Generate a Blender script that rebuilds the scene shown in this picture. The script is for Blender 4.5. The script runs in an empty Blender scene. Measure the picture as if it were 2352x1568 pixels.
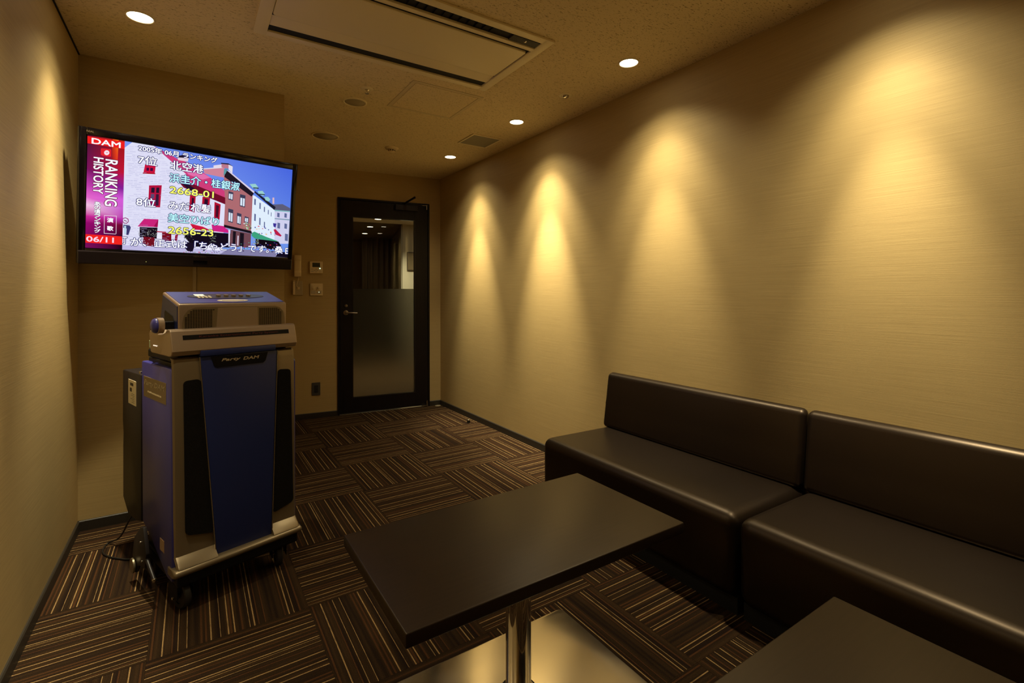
import bpy, bmesh, math, random
from mathutils import Vector, Matrix, Euler
import numpy as np
random.seed(7)
sc = bpy.context.scene
COL = sc.collection

# ---------------------------------------------------------------- camera
cam_d = bpy.data.cameras.new('camera')
cam = bpy.data.objects.new('camera', cam_d); COL.objects.link(cam)
YAW, PIT, ROLL = .5826, .004, -.0023
fw = Vector((math.sin(YAW)*math.cos(PIT), math.cos(YAW)*math.cos(PIT), math.sin(PIT)))
rt = Vector((math.cos(YAW), -math.sin(YAW), 0)); up = rt.cross(fw)
r2 = rt*math.cos(ROLL)+up*math.sin(ROLL); u2 = -rt*math.sin(ROLL)+up*math.cos(ROLL)
cam.matrix_world = Matrix(((r2.x,u2.x,-fw.x,-.3741),(r2.y,u2.y,-fw.y,-5.015),(r2.z,u2.z,-fw.z,1.2078),(0,0,0,1)))
cam_d.sensor_width = 36; cam_d.lens = 36*1127.0/2352
cam_d.shift_x = -8.35/2352; cam_d.shift_y = -117.56/2352
cam_d.clip_start = .05
sc.camera = cam

# ---------------------------------------------------------------- world, exposure
w = bpy.data.worlds.new('world'); sc.world = w; w.use_nodes = True
w.node_tree.nodes['Background'].inputs[0].default_value = (.5,.4,.25,1)
w.node_tree.nodes['Background'].inputs[1].default_value = 0.0
sc.view_settings.view_transform = 'Standard'; sc.view_settings.look = 'None'
sc.view_settings.exposure = 0.28; sc.view_settings.gamma = 1
sc.view_settings.use_curve_mapping = False
sc.cycles.max_bounces = 10; sc.cycles.diffuse_bounces = 6; sc.cycles.glossy_bounces = 4
sc.cycles.transmission_bounces = 6; sc.cycles.sample_clamp_indirect = 4.0

LAMP = (1.0,.875,.57)          # warm halogen colour
SPOT_W = 34.0                  # one ceiling downlight = wide spill + medium beam + narrow beam, as (full angle, watts, tilt to the nearest wall)
BEAMS = ((124,27.0,0),(70,88.0,12),(38,280.0,9))
SPOT_ANGLE = math.radians(110)
SPOT_BLEND = 1.0
DISC = 12.0                    # brightness of the lit lamp faces
CORR_W = 80.0                   # corridor downlights
TV_E = 0.84

# ---------------------------------------------------------------- helpers
def srgb(r,g,b):
    f=lambda c:(c/255/12.92) if c/255<=.04045 else ((c/255+.055)/1.055)**2.4
    return (f(r),f(g),f(b),1)
def mat(name, col, rough=.5, metal=0, spec=.5, **k):
    m=bpy.data.materials.new(name); m.use_nodes=True
    b=m.node_tree.nodes['Principled BSDF']
    b.inputs['Base Color'].default_value=col if len(col)==4 else (*col,1)
    b.inputs['Roughness'].default_value=rough; b.inputs['Metallic'].default_value=metal
    b.inputs['Specular IOR Level'].default_value=spec
    for a,v in k.items(): b.inputs[a.replace('_',' ')].default_value=v
    return m
def nodes(m): return m.node_tree.nodes, m.node_tree.links, m.node_tree.nodes['Principled BSDF']
def N(m,t,**k):
    n=m.node_tree.nodes.new(t)
    for a,v in k.items(): setattr(n,a,v)
    return n
def noise_to(m, scale3, nscale, detail, c0, c1, p0=.3, p1=.7, bump=0, dist=.001, rough_var=None):
    """object-space noise drives the base colour between c0 and c1, and a fine bump"""
    n,l,b=nodes(m)
    tc=N(m,'ShaderNodeTexCoord'); mp=N(m,'ShaderNodeMapping'); mp.inputs['Scale'].default_value=scale3
    no=N(m,'ShaderNodeTexNoise'); no.inputs['Scale'].default_value=nscale; no.inputs['Detail'].default_value=detail
    l.new(tc.outputs['Object'],mp.inputs[0]); l.new(mp.outputs[0],no.inputs['Vector'])
    cr=N(m,'ShaderNodeValToRGB'); e=cr.color_ramp.elements
    e[0].position=p0; e[1].position=p1; e[0].color=c0; e[1].color=c1
    l.new(no.outputs['Fac'],cr.inputs[0]); l.new(cr.outputs[0],b.inputs['Base Color'])
    if bump:
        bp=N(m,'ShaderNodeBump'); bp.inputs['Strength'].default_value=bump; bp.inputs['Distance'].default_value=dist
        l.new(no.outputs['Fac'],bp.inputs['Height']); l.new(bp.outputs[0],b.inputs['Normal'])
    return no
def emis(name,col,s):
    m=bpy.data.materials.new(name); m.use_nodes=True; n=m.node_tree.nodes; n.clear()
    e=n.new('ShaderNodeEmission'); o=n.new('ShaderNodeOutputMaterial')
    e.inputs[0].default_value=col if len(col)==4 else (*col,1); e.inputs[1].default_value=s
    m.node_tree.links.new(e.outputs[0],o.inputs[0]); return m

def obj(name, bm, m, parent=None, loc=None, rot=None, smooth=False, auto=None):
    me=bpy.data.meshes.new(name); bm.normal_update(); bm.to_mesh(me); bm.free()
    if m is not None:
        for q in (m if isinstance(m,(list,tuple)) else [m]): me.materials.append(q)
    o=bpy.data.objects.new(name,me); COL.objects.link(o)
    if parent is not None: o.parent=parent
    if loc is not None: o.location=loc
    if rot is not None: o.rotation_euler=rot
    if smooth: me.shade_smooth()
    if auto is not None:
        me.shade_smooth(); me.set_sharp_from_angle(angle=math.radians(auto))
    return o
def tag(o,label,cat,group=None):
    o['label']=label; o['category']=cat
    if group: o['group']=group
    return o
def struct(o): o['kind']='structure'; return o
def thing(name,label,cat,loc=(0,0,0),rotz=0,group=None):
    o=bpy.data.objects.new(name,None); COL.objects.link(o); o.empty_display_size=.1
    o.location=loc; o.rotation_euler=(0,0,rotz); return tag(o,label,cat,group)
def box(x0,x1,y0,y1,z0,z1,bev=0,seg=2,bm=None):
    t=bmesh.new(); bmesh.ops.create_cube(t,size=1)
    bmesh.ops.scale(t,verts=t.verts,vec=(x1-x0,y1-y0,z1-z0))
    bmesh.ops.translate(t,verts=t.verts,vec=((x0+x1)/2,(y0+y1)/2,(z0+z1)/2))
    if bev: bmesh.ops.bevel(t,geom=t.edges[:],offset=bev,segments=seg,profile=.5,affect='EDGES')
    return join(bm,t)
def join(bm,t):
    if bm is None: return t
    me=bpy.data.meshes.new('t'); t.to_mesh(me); t.free(); bm.from_mesh(me); bpy.data.meshes.remove(me); return bm
def prism(pts, axis, a0, a1, bev=0, seg=2, bm=None):
    """polygon pts (2D) extruded along axis 'x','y','z' from a0 to a1"""
    t=bmesh.new()
    f={'x':lambda p,a:(a,p[0],p[1]),'y':lambda p,a:(p[0],a,p[1]),'z':lambda p,a:(p[0],p[1],a)}[axis]
    A=[t.verts.new(f(p,a0)) for p in pts]; B=[t.verts.new(f(p,a1)) for p in pts]
    t.faces.new(A); t.faces.new(B[::-1]); n=len(pts)
    for i in range(n): t.faces.new((A[i],B[i],B[(i+1)%n],A[(i+1)%n]))
    bmesh.ops.recalc_face_normals(t,faces=t.faces[:])
    if bev: bmesh.ops.bevel(t,geom=t.edges[:],offset=bev,segments=seg,profile=.5,affect='EDGES')
    return join(bm,t)
def cyl(r,h,axis='z',c=(0,0,0),seg=32,r2=None,bev=0,bm=None):
    t=bmesh.new(); bmesh.ops.create_cone(t,cap_ends=True,segments=seg,radius1=r,radius2=r if r2 is None else r2,depth=h)
    if bev:
        es=[e for e in t.edges if any(len(f.verts)>4 for f in e.link_faces)]
        bmesh.ops.bevel(t,geom=es,offset=bev,segments=2,profile=.5,affect='EDGES')
    if axis=='x': bmesh.ops.rotate(t,verts=t.verts,matrix=Matrix.Rotation(math.pi/2,3,'Y'))
    if axis=='y': bmesh.ops.rotate(t,verts=t.verts,matrix=Matrix.Rotation(-math.pi/2,3,'X'))
    bmesh.ops.translate(t,verts=t.verts,vec=c); return join(bm,t)
def lathe(prof,seg=32,c=(0,0,0),axis='z',bm=None):
    t=bmesh.new(); rings=[]
    for r,z in prof:
        if r<1e-6: rings.append([t.verts.new((0,0,z))])
        else: rings.append([t.verts.new((r*math.cos(2*math.pi*i/seg),r*math.sin(2*math.pi*i/seg),z)) for i in range(seg)])
    for a,b in zip(rings,rings[1:]):
        for i in range(seg):
            j=(i+1)%seg
            if len(a)==1 and len(b)==1: continue
            if len(a)==1: t.faces.new((a[0],b[j],b[i]))
            elif len(b)==1: t.faces.new((a[i],a[j],b[0]))
            else: t.faces.new((a[i],a[j],b[j],b[i]))
    bmesh.ops.recalc_face_normals(t,faces=t.faces[:])
    if axis=='x': bmesh.ops.rotate(t,verts=t.verts,matrix=Matrix.Rotation(-math.pi/2,3,'Y'))
    if axis=='y': bmesh.ops.rotate(t,verts=t.verts,matrix=Matrix.Rotation(math.pi/2,3,'X'))
    bmesh.ops.translate(t,verts=t.verts,vec=c); return join(bm,t)
def tube(pts,r,seg=8,sub=6,bm=None):
    P=[Vector(p) for p in pts]; Q=[]
    for i in range(len(P)-1):                      # Catmull-Rom
        p0=P[max(i-1,0)];p1=P[i];p2=P[i+1];p3=P[min(i+2,len(P)-1)]
        for k in range(sub):
            t=k/sub; Q.append(.5*((2*p1)+(p2-p0)*t+(2*p0-5*p1+4*p2-p3)*t*t+(3*p1-p0-3*p2+p3)*t**3))
    Q.append(P[-1]); t=bmesh.new(); rings=[]; nrm=None
    for i,q in enumerate(Q):
        d=(Q[min(i+1,len(Q)-1)]-Q[max(i-1,0)]).normalized()
        if nrm is None: nrm=d.orthogonal().normalized()
        nrm=(nrm-d*nrm.dot(d)).normalized(); b=d.cross(nrm)
        rings.append([t.verts.new(q+nrm*r*math.cos(2*math.pi*k/seg)+b*r*math.sin(2*math.pi*k/seg)) for k in range(seg)])
    for a,b in zip(rings,rings[1:]):
        for k in range(seg): t.faces.new((a[k],a[(k+1)%seg],b[(k+1)%seg],b[k]))
    t.faces.new(rings[0][::-1]); t.faces.new(rings[-1]); bmesh.ops.recalc_face_normals(t,faces=t.faces[:])
    return join(bm,t)
def rrect(w,h,r,n=6,cx=0,cy=0):
    out=[]
    for sx,sy,a0 in ((1,1,0),(-1,1,90),(-1,-1,180),(1,-1,270)):
        for k in range(n+1):
            a=math.radians(a0+90*k/n); out.append((cx+sx*(w/2-r)+r*math.cos(a),cy+sy*(h/2-r)+r*math.sin(a)))
    return out
def oval(w,h,n=32,cx=0,cy=0): return [(cx+w/2*math.cos(2*math.pi*k/n),cy+h/2*math.sin(2*math.pi*k/n)) for k in range(n)]
def text_mesh(s, offset=0, shear=0, extrude=0, space=1):
    """outline lettering as a flat mesh fitted to the unit box (returns bmesh in XY)"""
    cu=bpy.data.curves.new('t','FONT'); cu.body=s; cu.size=1; cu.offset=offset; cu.shear=shear; cu.space_character=space; cu.resolution_u=3
    o=bpy.data.objects.new('t',cu); COL.objects.link(o)
    dg=bpy.context.evaluated_depsgraph_get(); me=bpy.data.meshes.new_from_object(o.evaluated_get(dg))
    bm=bmesh.new(); bm.from_mesh(me)
    bpy.data.objects.remove(o); bpy.data.curves.remove(cu); bpy.data.meshes.remove(me)
    return bm
def text_fit(s,x0,y0,w,h,rot=False,shear=0,grow=0,space=1):
    """lettering fitted to a box; grow thickens every stroke by that much on all sides"""
    bm=text_mesh(s,0,shear,space=space)
    if rot: bmesh.ops.rotate(bm,verts=bm.verts,matrix=Matrix.Rotation(-math.pi/2,3,'Z'))
    xs=[v.co.x for v in bm.verts]; ys=[v.co.y for v in bm.verts]
    a,b,c,d=min(xs),max(xs),min(ys),max(ys)
    for v in bm.verts:
        v.co.x=x0+(v.co.x-a)/(b-a)*w; v.co.y=y0+(v.co.y-c)/(d-c)*h
    if grow:
        me=bpy.data.meshes.new('t'); bm.to_mesh(me); out=bmesh.new()
        for k in range(8):
            t=bmesh.new(); t.from_mesh(me); bmesh.ops.translate(t,verts=t.verts,vec=(grow*math.cos(k*math.pi/4),grow*math.sin(k*math.pi/4),0)); join(out,t)
        join(out,bm); bpy.data.meshes.remove(me); bm=out
    return bm
def to_plane(bm,axis,off):
    """XY lettering -> XZ plane facing -y (axis 'y') at y=off, or side facing -x (axis 'x')"""
    for v in bm.verts:
        x,y,z=v.co
        v.co=(x,off,y) if axis=='y' else (off,-x,y)
    return bm
# ---------------------------------------------------------------- dimensions (metres)
XR,XL,H = 1.8594,-.8598,2.4276
YF,AF = -.1497,.1249              # far wall starts at the right corner and runs slightly away from square
YB,XB = -1.7071,.0982             # boxed-out wall that carries the television
YBACK = -6.6
FROT = -math.atan(AF)             # far-wall frame: local x along the wall (0 at the right corner), local y away from the room
FLOC = (XR,YF,0)

# ---------------------------------------------------------------- materials
wallpaper = mat('wallpaper',(.5,.4,.22,1),.62,spec=.35)
def streaky(m, c0, c1, vec=(1.1,1.1,210), bump=.3):
    n,l,b=nodes(m)
    tc=N(m,'ShaderNodeTexCoord')
    facs=[]
    for sc3,ns in ((vec,2.0),((vec[0]*3,vec[1]*3,vec[2]*2.6),2.3)):
        mp=N(m,'ShaderNodeMapping'); mp.inputs['Scale'].default_value=sc3
        no=N(m,'ShaderNodeTexNoise'); no.inputs['Scale'].default_value=ns; no.inputs['Detail'].default_value=3
        l.new(tc.outputs['Object'],mp.inputs[0]); l.new(mp.outputs[0],no.inputs['Vector']); facs.append(no.outputs['Fac'])
    mx=N(m,'ShaderNodeMath',operation='ADD'); l.new(facs[0],mx.inputs[0]); l.new(facs[1],mx.inputs[1])
    ml=N(m,'ShaderNodeMath',operation='MULTIPLY'); ml.inputs[1].default_value=.5; l.new(mx.outputs[0],ml.inputs[0])
    cr=N(m,'ShaderNodeValToRGB'); e=cr.color_ramp.elements; e[0].position=.32; e[1].position=.68; e[0].color=c0; e[1].color=c1
    l.new(ml.outputs[0],cr.inputs[0]); l.new(cr.outputs[0],b.inputs['Base Color'])
    bp=N(m,'ShaderNodeBump'); bp.inputs['Strength'].default_value=bump; bp.inputs['Distance'].default_value=.0012
    l.new(ml.outputs[0],bp.inputs['Height']); l.new(bp.outputs[0],b.inputs['Normal'])
streaky(wallpaper,(.375,.266,.112,1),(.49,.355,.155,1))

ceil_m = mat('ceiling_board',(.55,.47,.31,1),.85,spec=.1)
n,l,b=nodes(ceil_m)
tc=N(ceil_m,'ShaderNodeTexCoord'); mp=N(ceil_m,'ShaderNodeMapping'); mp.inputs['Scale'].default_value=(75,215,1); mp.inputs['Rotation'].default_value=(0,0,.5)
no=N(ceil_m,'ShaderNodeTexNoise'); no.inputs['Scale'].default_value=1.0; no.inputs['Detail'].default_value=1.5; no.inputs['Distortion'].default_value=.6
l.new(tc.outputs['Object'],mp.inputs[0]); l.new(mp.outputs[0],no.inputs['Vector'])
cr=N(ceil_m,'ShaderNodeValToRGB'); e=cr.color_ramp.elements; e[0].position=.61; e[1].position=.68; e[0].color=(.74,.60,.36,1); e[1].color=(.36,.27,.14,1)
l.new(no.outputs['Fac'],cr.inputs[0]); l.new(cr.outputs[0],b.inputs['Base Color'])
bp=N(ceil_m,'ShaderNodeBump'); bp.inputs['Strength'].default_value=.5; bp.inputs['Distance'].default_value=.002; bp.invert=True
l.new(cr.outputs[0],bp.inputs['Height']); l.new(bp.outputs[0],b.inputs['Normal'])

base_m = mat('baseboard_vinyl',(.022,.017,.012,1),.5)
panel_m = mat('off_white_plastic',(.78,.66,.42,1),.45)
plas_m = mat('beige_switch_plastic',(.72,.58,.35,1),.4)
black_m = mat('matte_black',(.006,.006,.006,1),.6)
gap_m = mat('dark_gap',(.003,.003,.004,1),.8)
steel_m = mat('brushed_steel',(.62,.58,.5,1),.25,1)
chrome_m = mat('chrome',(.8,.78,.74,1),.05,1)
base_steel = mat('polished_base_steel',(.86,.83,.78,1),.16,1)
no=N(base_steel,'ShaderNodeTexNoise'); no.inputs['Scale'].default_value=3; 
n,l,b=nodes(base_steel); mr=N(base_steel,'ShaderNodeMapRange'); mr.inputs['To Min'].default_value=.06; mr.inputs['To Max'].default_value=.26
l.new(no.outputs['Fac'],mr.inputs['Value']); l.new(mr.outputs[0],b.inputs['Roughness'])
leather = mat('dark_brown_leatherette',(.004,.0026,.002,1),.38,spec=.5,Specular_Tint=(1,.76,.55,1))
noise_to(leather,(1,1,1),260,2,(.0040,.0023,.0016,1),(.0068,.0040,.0026,1),bump=.12,dist=.0006)
leather_seam = mat('leather_seam',(.006,.004,.003,1),.7)
wood = mat('dark_laminate',(.03,.018,.01,1),.38,spec=.45,Specular_Tint=(1,.84,.68,1))
noise_to(wood,(2,40,2),3,4,(.011,.0062,.0035,1),(.018,.0102,.0054,1),bump=.05,dist=.0004)
doorm = mat('door_dark_stain',(.012,.008,.009,1),.4,spec=.25)
noise_to(doorm,(30,30,1.5),2,3,(.006,.0038,.0045,1),(.010,.0065,.0072,1),bump=.05,dist=.0004)
lamp_m = emis('lamp_glow',(1,.88,.62),DISC)

# ---------------------------------------------------------------- lamps
def spot(name,loc,watt,angle,blend,rad,parent=None,colr=LAMP):
    ld=bpy.data.lights.new(name,'SPOT'); ld.energy=watt; ld.color=colr; ld.spot_size=angle; ld.spot_blend=blend; ld.shadow_soft_size=rad
    o=bpy.data.objects.new(name,ld); COL.objects.link(o); o.location=loc
    if parent: o.parent=parent
    return o
dl_me={}
def downlight(x,y,label,zc=H,watt=None,r=.047,group='round ceiling downlights',level=(1,1,1)):
    t=thing('downlight',label,'downlight',(x,y,zc),0,group)
    if r not in dl_me:
        a=obj('trim_ring',lathe([(r,-.001),(r+.001,-.004),(r+.007,-.004),(r+.009,-.0005),(r+.009,.0)]),panel_m,t,smooth=True)
        c=obj('lit_lens',lathe([(0,-.0025),(r*.6,-.0022),(r,-.0015),(r,0)]),lamp_m,t,smooth=True)
        dl_me[r]=(a.data,c.data)
    else:
        for nm,me in zip(('trim_ring','lit_lens'),dl_me[r]):
            o=bpy.data.objects.new(nm,me); COL.objects.link(o); o.parent=t
    if watt is None:
        for (ang,wt,tl),lv in zip(BEAMS,level): spot('lamp_beam',(0,0,-.012),wt*lv,math.radians(ang),1.0,.03,t).rotation_euler=(0,math.radians(-tl if x>.5 else tl),0)
    else: spot('lamp_beam',(0,0,-.012),watt,SPOT_ANGLE,SPOT_BLEND,.028,t)
    return t
downlight(1.565,-1.009,'farthest lit round ceiling downlight, nearest the dark glazed door',level=(.8,.75,.75))
downlight(1.565,-2.09,'lit round ceiling downlight between the square vent grille and the sprinkler head')
downlight(1.565,-3.171,'lit round ceiling downlight right of the ceiling air conditioner',level=(1.15,.54,.50))
downlight(-.567,-2.297,'lit round ceiling downlight above the television by the left wall',level=(.8,.6,.5))
# the same rows go on behind the photographer
downlight(1.565,-4.252,'lit round ceiling downlight above the near sofa, outside the photograph',level=(1.25,.48,.50))
downlight(1.565,-5.333,'lit round ceiling downlight above the sofa end behind the camera',level=(.8,.4,.3))
downlight(-.567,-3.378,'lit round ceiling downlight left of the camera by the left wall',level=(.8,.5,.5))
downlight(-.567,-4.459,'lit round ceiling downlight behind the camera by the left wall',level=(.5,.3,.3))

# ---------------------------------------------------------------- room shell
struct(obj('floor',box(XL-.1,XR+.1,YBACK-.1,1.2,-.12,-.006),mat('floor_screed',(.02,.013,.009,1),.9)))
floor=bpy.data.objects['floor']
struct(obj('ceiling',box(XL-.1,XR+.1,YBACK-.1,.02,H,H+.1),ceil_m))
struct(obj('wall_right',box(XR,XR+.1,YBACK-.1,YF,-.01,H),wallpaper))
struct(obj('wall_left',box(XL-.1,XL,YBACK-.1,YB,-.01,H),wallpaper))
struct(obj('wall_back',box(XL-.1,XR+.1,YBACK-.1,YBACK,-.01,H),wallpaper))
struct(obj('wall_television_side',box(XL-.1,XB,YB,YF+.11,-.01,H),wallpaper))
# far wall with the door opening, in its own frame
D0,D1,DH=-1.049,-.122,2.149       # door opening along the wall, height
bm=box(-2.1,D0,0,.12,-.01,H); box(D1,.1,0,.12,-.01,H,bm=bm); box(D0,D1,0,.12,DH,H,bm=bm)
struct(obj('wall_far',bm,wallpaper,loc=FLOC,rot=(0,0,FROT)))
# baseboards
HB=.052
def bb(name,bm,**k): return struct(obj(name,bm,base_m,**k))
bb('baseboard_right',prism([(XR,0),(XR-.009,0),(XR-.009,HB-.004),(XR-.005,HB),(XR,HB)],'y',YBACK,YF))
bb('baseboard_left',prism([(XL,0),(XL+.009,0),(XL+.009,HB-.004),(XL+.005,HB),(XL,HB)],'y',YBACK,YB))
bb('baseboard_television_side',prism([(YB,0),(YB-.009,0),(YB-.009,HB-.004),(YB-.005,HB),(YB,HB)],'x',XL,XB))
bb('baseboard_back',prism([(YBACK,0),(YBACK+.009,0),(YBACK+.009,HB),(YBACK,HB)],'x',XL,XR))
bm=prism([(0,0),(-.009,0),(-.009,HB-.004),(-.005,HB),(0,HB)],'x',-1.76,D0-.001); prism([(0,0),(-.009,0),(-.009,HB-.004),(-.005,HB),(0,HB)],'x',D1+.001,-.009,bm=bm)
bb('baseboard_far',bm,loc=FLOC,rot=(0,0,FROT))
struct(obj('shadow_gap_strip',box(XL,XL+.006,YBACK,YB,H-.005,H),gap_m))  # near-black strip paints in the shadow gap between left wall and ceiling

# ---------------------------------------------------------------- carpet tiles (0.5 m, quarter turned)
def carpet_mat(name,bright,brown,seed):
    m=mat(name,(.02,.012,.008,1),.95,spec=.1); n,l,b=nodes(m)
    tc=N(m,'ShaderNodeTexCoord'); sp=N(m,'ShaderNodeSeparateXYZ'); l.new(tc.outputs['Object'],sp.inputs[0])
    mr=N(m,'ShaderNodeMapRange'); mr.inputs['From Min'].default_value=-.25; mr.inputs['From Max'].default_value=.25; l.new(sp.outputs['Y'],mr.inputs['Value'])
    # slight waver of the yarn
    def ramp(items):
        cr=N(m,'ShaderNodeValToRGB'); cr.color_ramp.interpolation='CONSTANT'; e=cr.color_ramp.elements
        st=[(0,0)]
        for p,wd in items: st+= [(p-wd/2,1),(p+wd/2,0)]
        st=st[:32]; e[0].position=0; e[0].color=(0,0,0,1); e.remove(e[1])
        for p,v in st[1:]: q=e.new(min(max(p,0),1)); q.color=(v,v,v,1)
        l.new(mr.outputs[0],cr.inputs[0]); return cr.outputs[0]
    rb=ramp([(p,.0068) for p in bright]); rn=ramp([(p,.0095) for p in brown])
    # base bands across the tile + pile noise
    mp=N(m,'ShaderNodeMapping'); mp.inputs['Scale'].default_value=(.6,34,1); mp.inputs['Location'].default_value=(seed,seed*2,0)
    no=N(m,'ShaderNodeTexNoise'); no.inputs['Scale'].default_value=1.6; no.inputs['Detail'].default_value=2; l.new(tc.outputs['Object'],mp.inputs[0]); l.new(mp.outputs[0],no.inputs['Vector'])
    cr=N(m,'ShaderNodeValToRGB'); e=cr.color_ramp.elements; e[0].position=.35; e[1].position=.66; e[0].color=(.013,.0065,.0042,1); e[1].color=(.034,.0175,.0072,1)
    x=e.new(.5); x.color=(.022,.0118,.0052,1); l.new(no.outputs['Fac'],cr.inputs[0])
    pn=N(m,'ShaderNodeTexNoise'); pn.inputs['Scale'].default_value=420; pn.inputs['Detail'].default_value=1; l.new(tc.outputs['Object'],pn.inputs['Vector'])
    def mixc(fac,a,bc):
        mx=N(m,'ShaderNodeMix',data_type='RGBA'); 
        if isinstance(fac,float): mx.inputs[0].default_value=fac
        else: l.new(fac,mx.inputs[0])
        l.new(a,mx.inputs[6])
        if isinstance(bc,tuple): mx.inputs[7].default_value=bc
        else: l.new(bc,mx.inputs[7])
        return mx.outputs[2]
    c=mixc(rn,cr.outputs[0],(.058,.024,.009,1))
    # bright yarns are slightly broken along their length
    mp2=N(m,'ShaderNodeMapping'); mp2.inputs['Scale'].default_value=(22,160,1); l.new(tc.outputs['Object'],mp2.inputs[0])
    n2=N(m,'ShaderNodeTexNoise'); n2.inputs['Scale'].default_value=1.0; n2.inputs['Detail'].default_value=2; l.new(mp2.outputs[0],n2.inputs['Vector'])
    m2=N(m,'ShaderNodeMapRange'); m2.inputs['From Min'].default_value=.3; m2.inputs['From Max'].default_value=.5; m2.inputs['To Min'].default_value=.45; m2.inputs['To Max'].default_value=1; l.new(n2.outputs['Fac'],m2.inputs['Value'])
    mu=N(m,'ShaderNodeMath',operation='MULTIPLY'); l.new(rb,mu.inputs[0]); l.new(m2.outputs[0],mu.inputs[1])
    c=mixc(mu.outputs[0],c,(.29,.18,.076,1))
    # pile mottling
    hs=N(m,'ShaderNodeHueSaturation'); mr3=N(m,'ShaderNodeMapRange'); mr3.inputs['From Min'].default_value=.3; mr3.inputs['From Max'].default_value=.7; mr3.inputs['To Min'].default_value=.6; mr3.inputs['To Max'].default_value=1.4
    l.new(pn.outputs['Fac'],mr3.inputs['Value']); l.new(mr3.outputs[0],hs.inputs['Value']); l.new(c,hs.inputs['Color']); l.new(hs.outputs[0],b.inputs['Base Color'])
    bp=N(m,'ShaderNodeBump'); bp.inputs['Strength'].default_value=.35; bp.inputs['Distance'].default_value=.002; l.new(pn.outputs['Fac'],bp.inputs['Height']); l.new(bp.outputs[0],b.inputs['Normal'])
    return m
carpetA=carpet_mat('carpet_stripe_dense',[.087,.177,.236,.364,.387,.426,.536,.626,.678,.821,.88,.93,.969],[.037,.129,.271,.313,.47,.589,.757,.789,.954],1.3)
carpetB=carpet_mat('carpet_stripe_open',[.08,.168,.219,.36,.418,.468,.507,.602,.63,.861,.895],[.02,.134,.304,.332,.485,.555,.658,.702,.835,.937],4.1)
tile_bm=prism(rrect(.4994,.4994,.001,1),'z',-.0058,0)
me0=bpy.data.meshes.new('carpet_tile'); tile_bm.to_mesh(me0); tile_bm.free()
tiles_me={}
for k,m in (('A',carpetA),('B',carpetB)):
    me=me0.copy(); me.materials.append(m); tiles_me[k]=me
rt_=random.Random(11)
fixed={(0,4):('A',0),(1,3):('A',0),(1,1):('A',0),(2,2):('B',0),(-1,5):('B',0),(-2,4):('B',0),(1,7):('B',0),(0,6):('B',0)}
def clip_poly(poly,f):
    out=[]
    for i in range(len(poly)):
        a,b_=poly[i],poly[(i+1)%len(poly)]; fa,fb=f(a),f(b_)
        if fa>=0: out.append(a)
        if (fa>=0)!=(fb>=0): t=fa/(fa-fb); out.append((a[0]+(b_[0]-a[0])*t,a[1]+(b_[1]-a[1])*t))
    return out
ca=math.cos(math.atan(AF))
for u in range(-2,4):
    for v in range(-1,14):
        x0,x1,y1,y0=.5*u,.5*u+.5,-.5*v,-.5*v-.5
        if y1<YBACK or y0>.3: continue
        xs=(u+v)%2==1                                   # stripes run along X
        key,flip=fixed.get((u,v),('A' if rt_.random()<(.85 if xs else .35) else 'B',rt_.random()<.15))
        cx,cy=(x0+x1)/2,(y0+y1)/2
        sq=[(x0+.0003,y0+.0003),(x1-.0003,y0+.0003),(x1-.0003,y1-.0003),(x0+.0003,y1-.0003)]
        q=clip_poly(sq,lambda p:p[0]-XL-.0005); q=clip_poly(q,lambda p:XR-.0005-p[0]) if q else q
        q=clip_poly(q,lambda p:p[1]-YBACK-.0005) if q else q
        q=clip_poly(q,lambda p:(YF+AF*(XR-p[0])-.001)-p[1]) if q else q
        if q and x0<XB and y1>YB:                       # boxed-out corner
            if x1<=XB+.01: q=clip_poly(q,lambda p:YB-.0005-p[1])
            else:
                if y0>=YB: q=clip_poly(q,lambda p:p[0]-XB-.0005)
                else:
                    pass
        if not q or len(q)<3: continue
        A=abs(sum(q[i][0]*q[(i+1)%len(q)][1]-q[(i+1)%len(q)][0]*q[i][1] for i in range(len(q))))/2
        if A<.002: continue
        rotz=(math.pi if xs else -math.pi/2)+(math.pi if flip else 0)
        if abs(A-.248)<.002:
            o=bpy.data.objects.new('carpet_tile',tiles_me[key]); COL.objects.link(o)
        else:
            pieces=[q]
            if x0<XB<x1 and y0<YB<y1:                   # notch around the corner of the box
                pieces=[clip_poly(q,lambda p:YB-.0005-p[1]),clip_poly(clip_poly(q,lambda p:p[1]-YB+.0005),lambda p:p[0]-XB-.0005)]
            bm=bmesh.new(); c_,s_=math.cos(-rotz),math.sin(-rotz)
            for pc in pieces:
                if len(pc)>2: prism([((p[0]-cx)*c_-(p[1]-cy)*s_,(p[0]-cx)*s_+(p[1]-cy)*c_) for p in pc],'z',-.0058,0,bm=bm)
            o=obj('carpet_tile',bm,tiles_me[key].materials[0])
        o.location=(cx,cy,0); o.rotation_euler=(0,0,rotz); o.parent=floor

# ---------------------------------------------------------------- door_1 (glazed, dark stained)
door=bpy.data.objects.new('door_1',None); COL.objects.link(door); door.location=FLOC; door.rotation_euler=(0,0,FROT); struct(door)
fr=.018
bm=box(D0+.0005,D0+fr,-.012,.119,.0,DH-.0005); box(D1-fr,D1-.0005,-.012,.119,.0,DH-.0005,bm=bm); box(D0+fr,D1-fr,-.012,.119,DH-fr,DH-.0005,bm=bm)
obj('door_frame',bm,doorm,door)
L0,L1,LT,LB=D0+fr+.004,D1-fr-.003,DH-fr-.004,.012
G0,G1,GT,GB=-.907,-.278,1.968,.155
bm=box(L0,G0,-.004,.034,LB,LT,.0015); box(G1,L1,-.004,.034,LB,LT,.0015,bm=bm); box(G0-.001,G1+.001,-.004,.034,GT,LT,.0015,bm=bm); box(G0-.001,G1+.001,-.004,.034,LB,GB,.0015,bm=bm)
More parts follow.
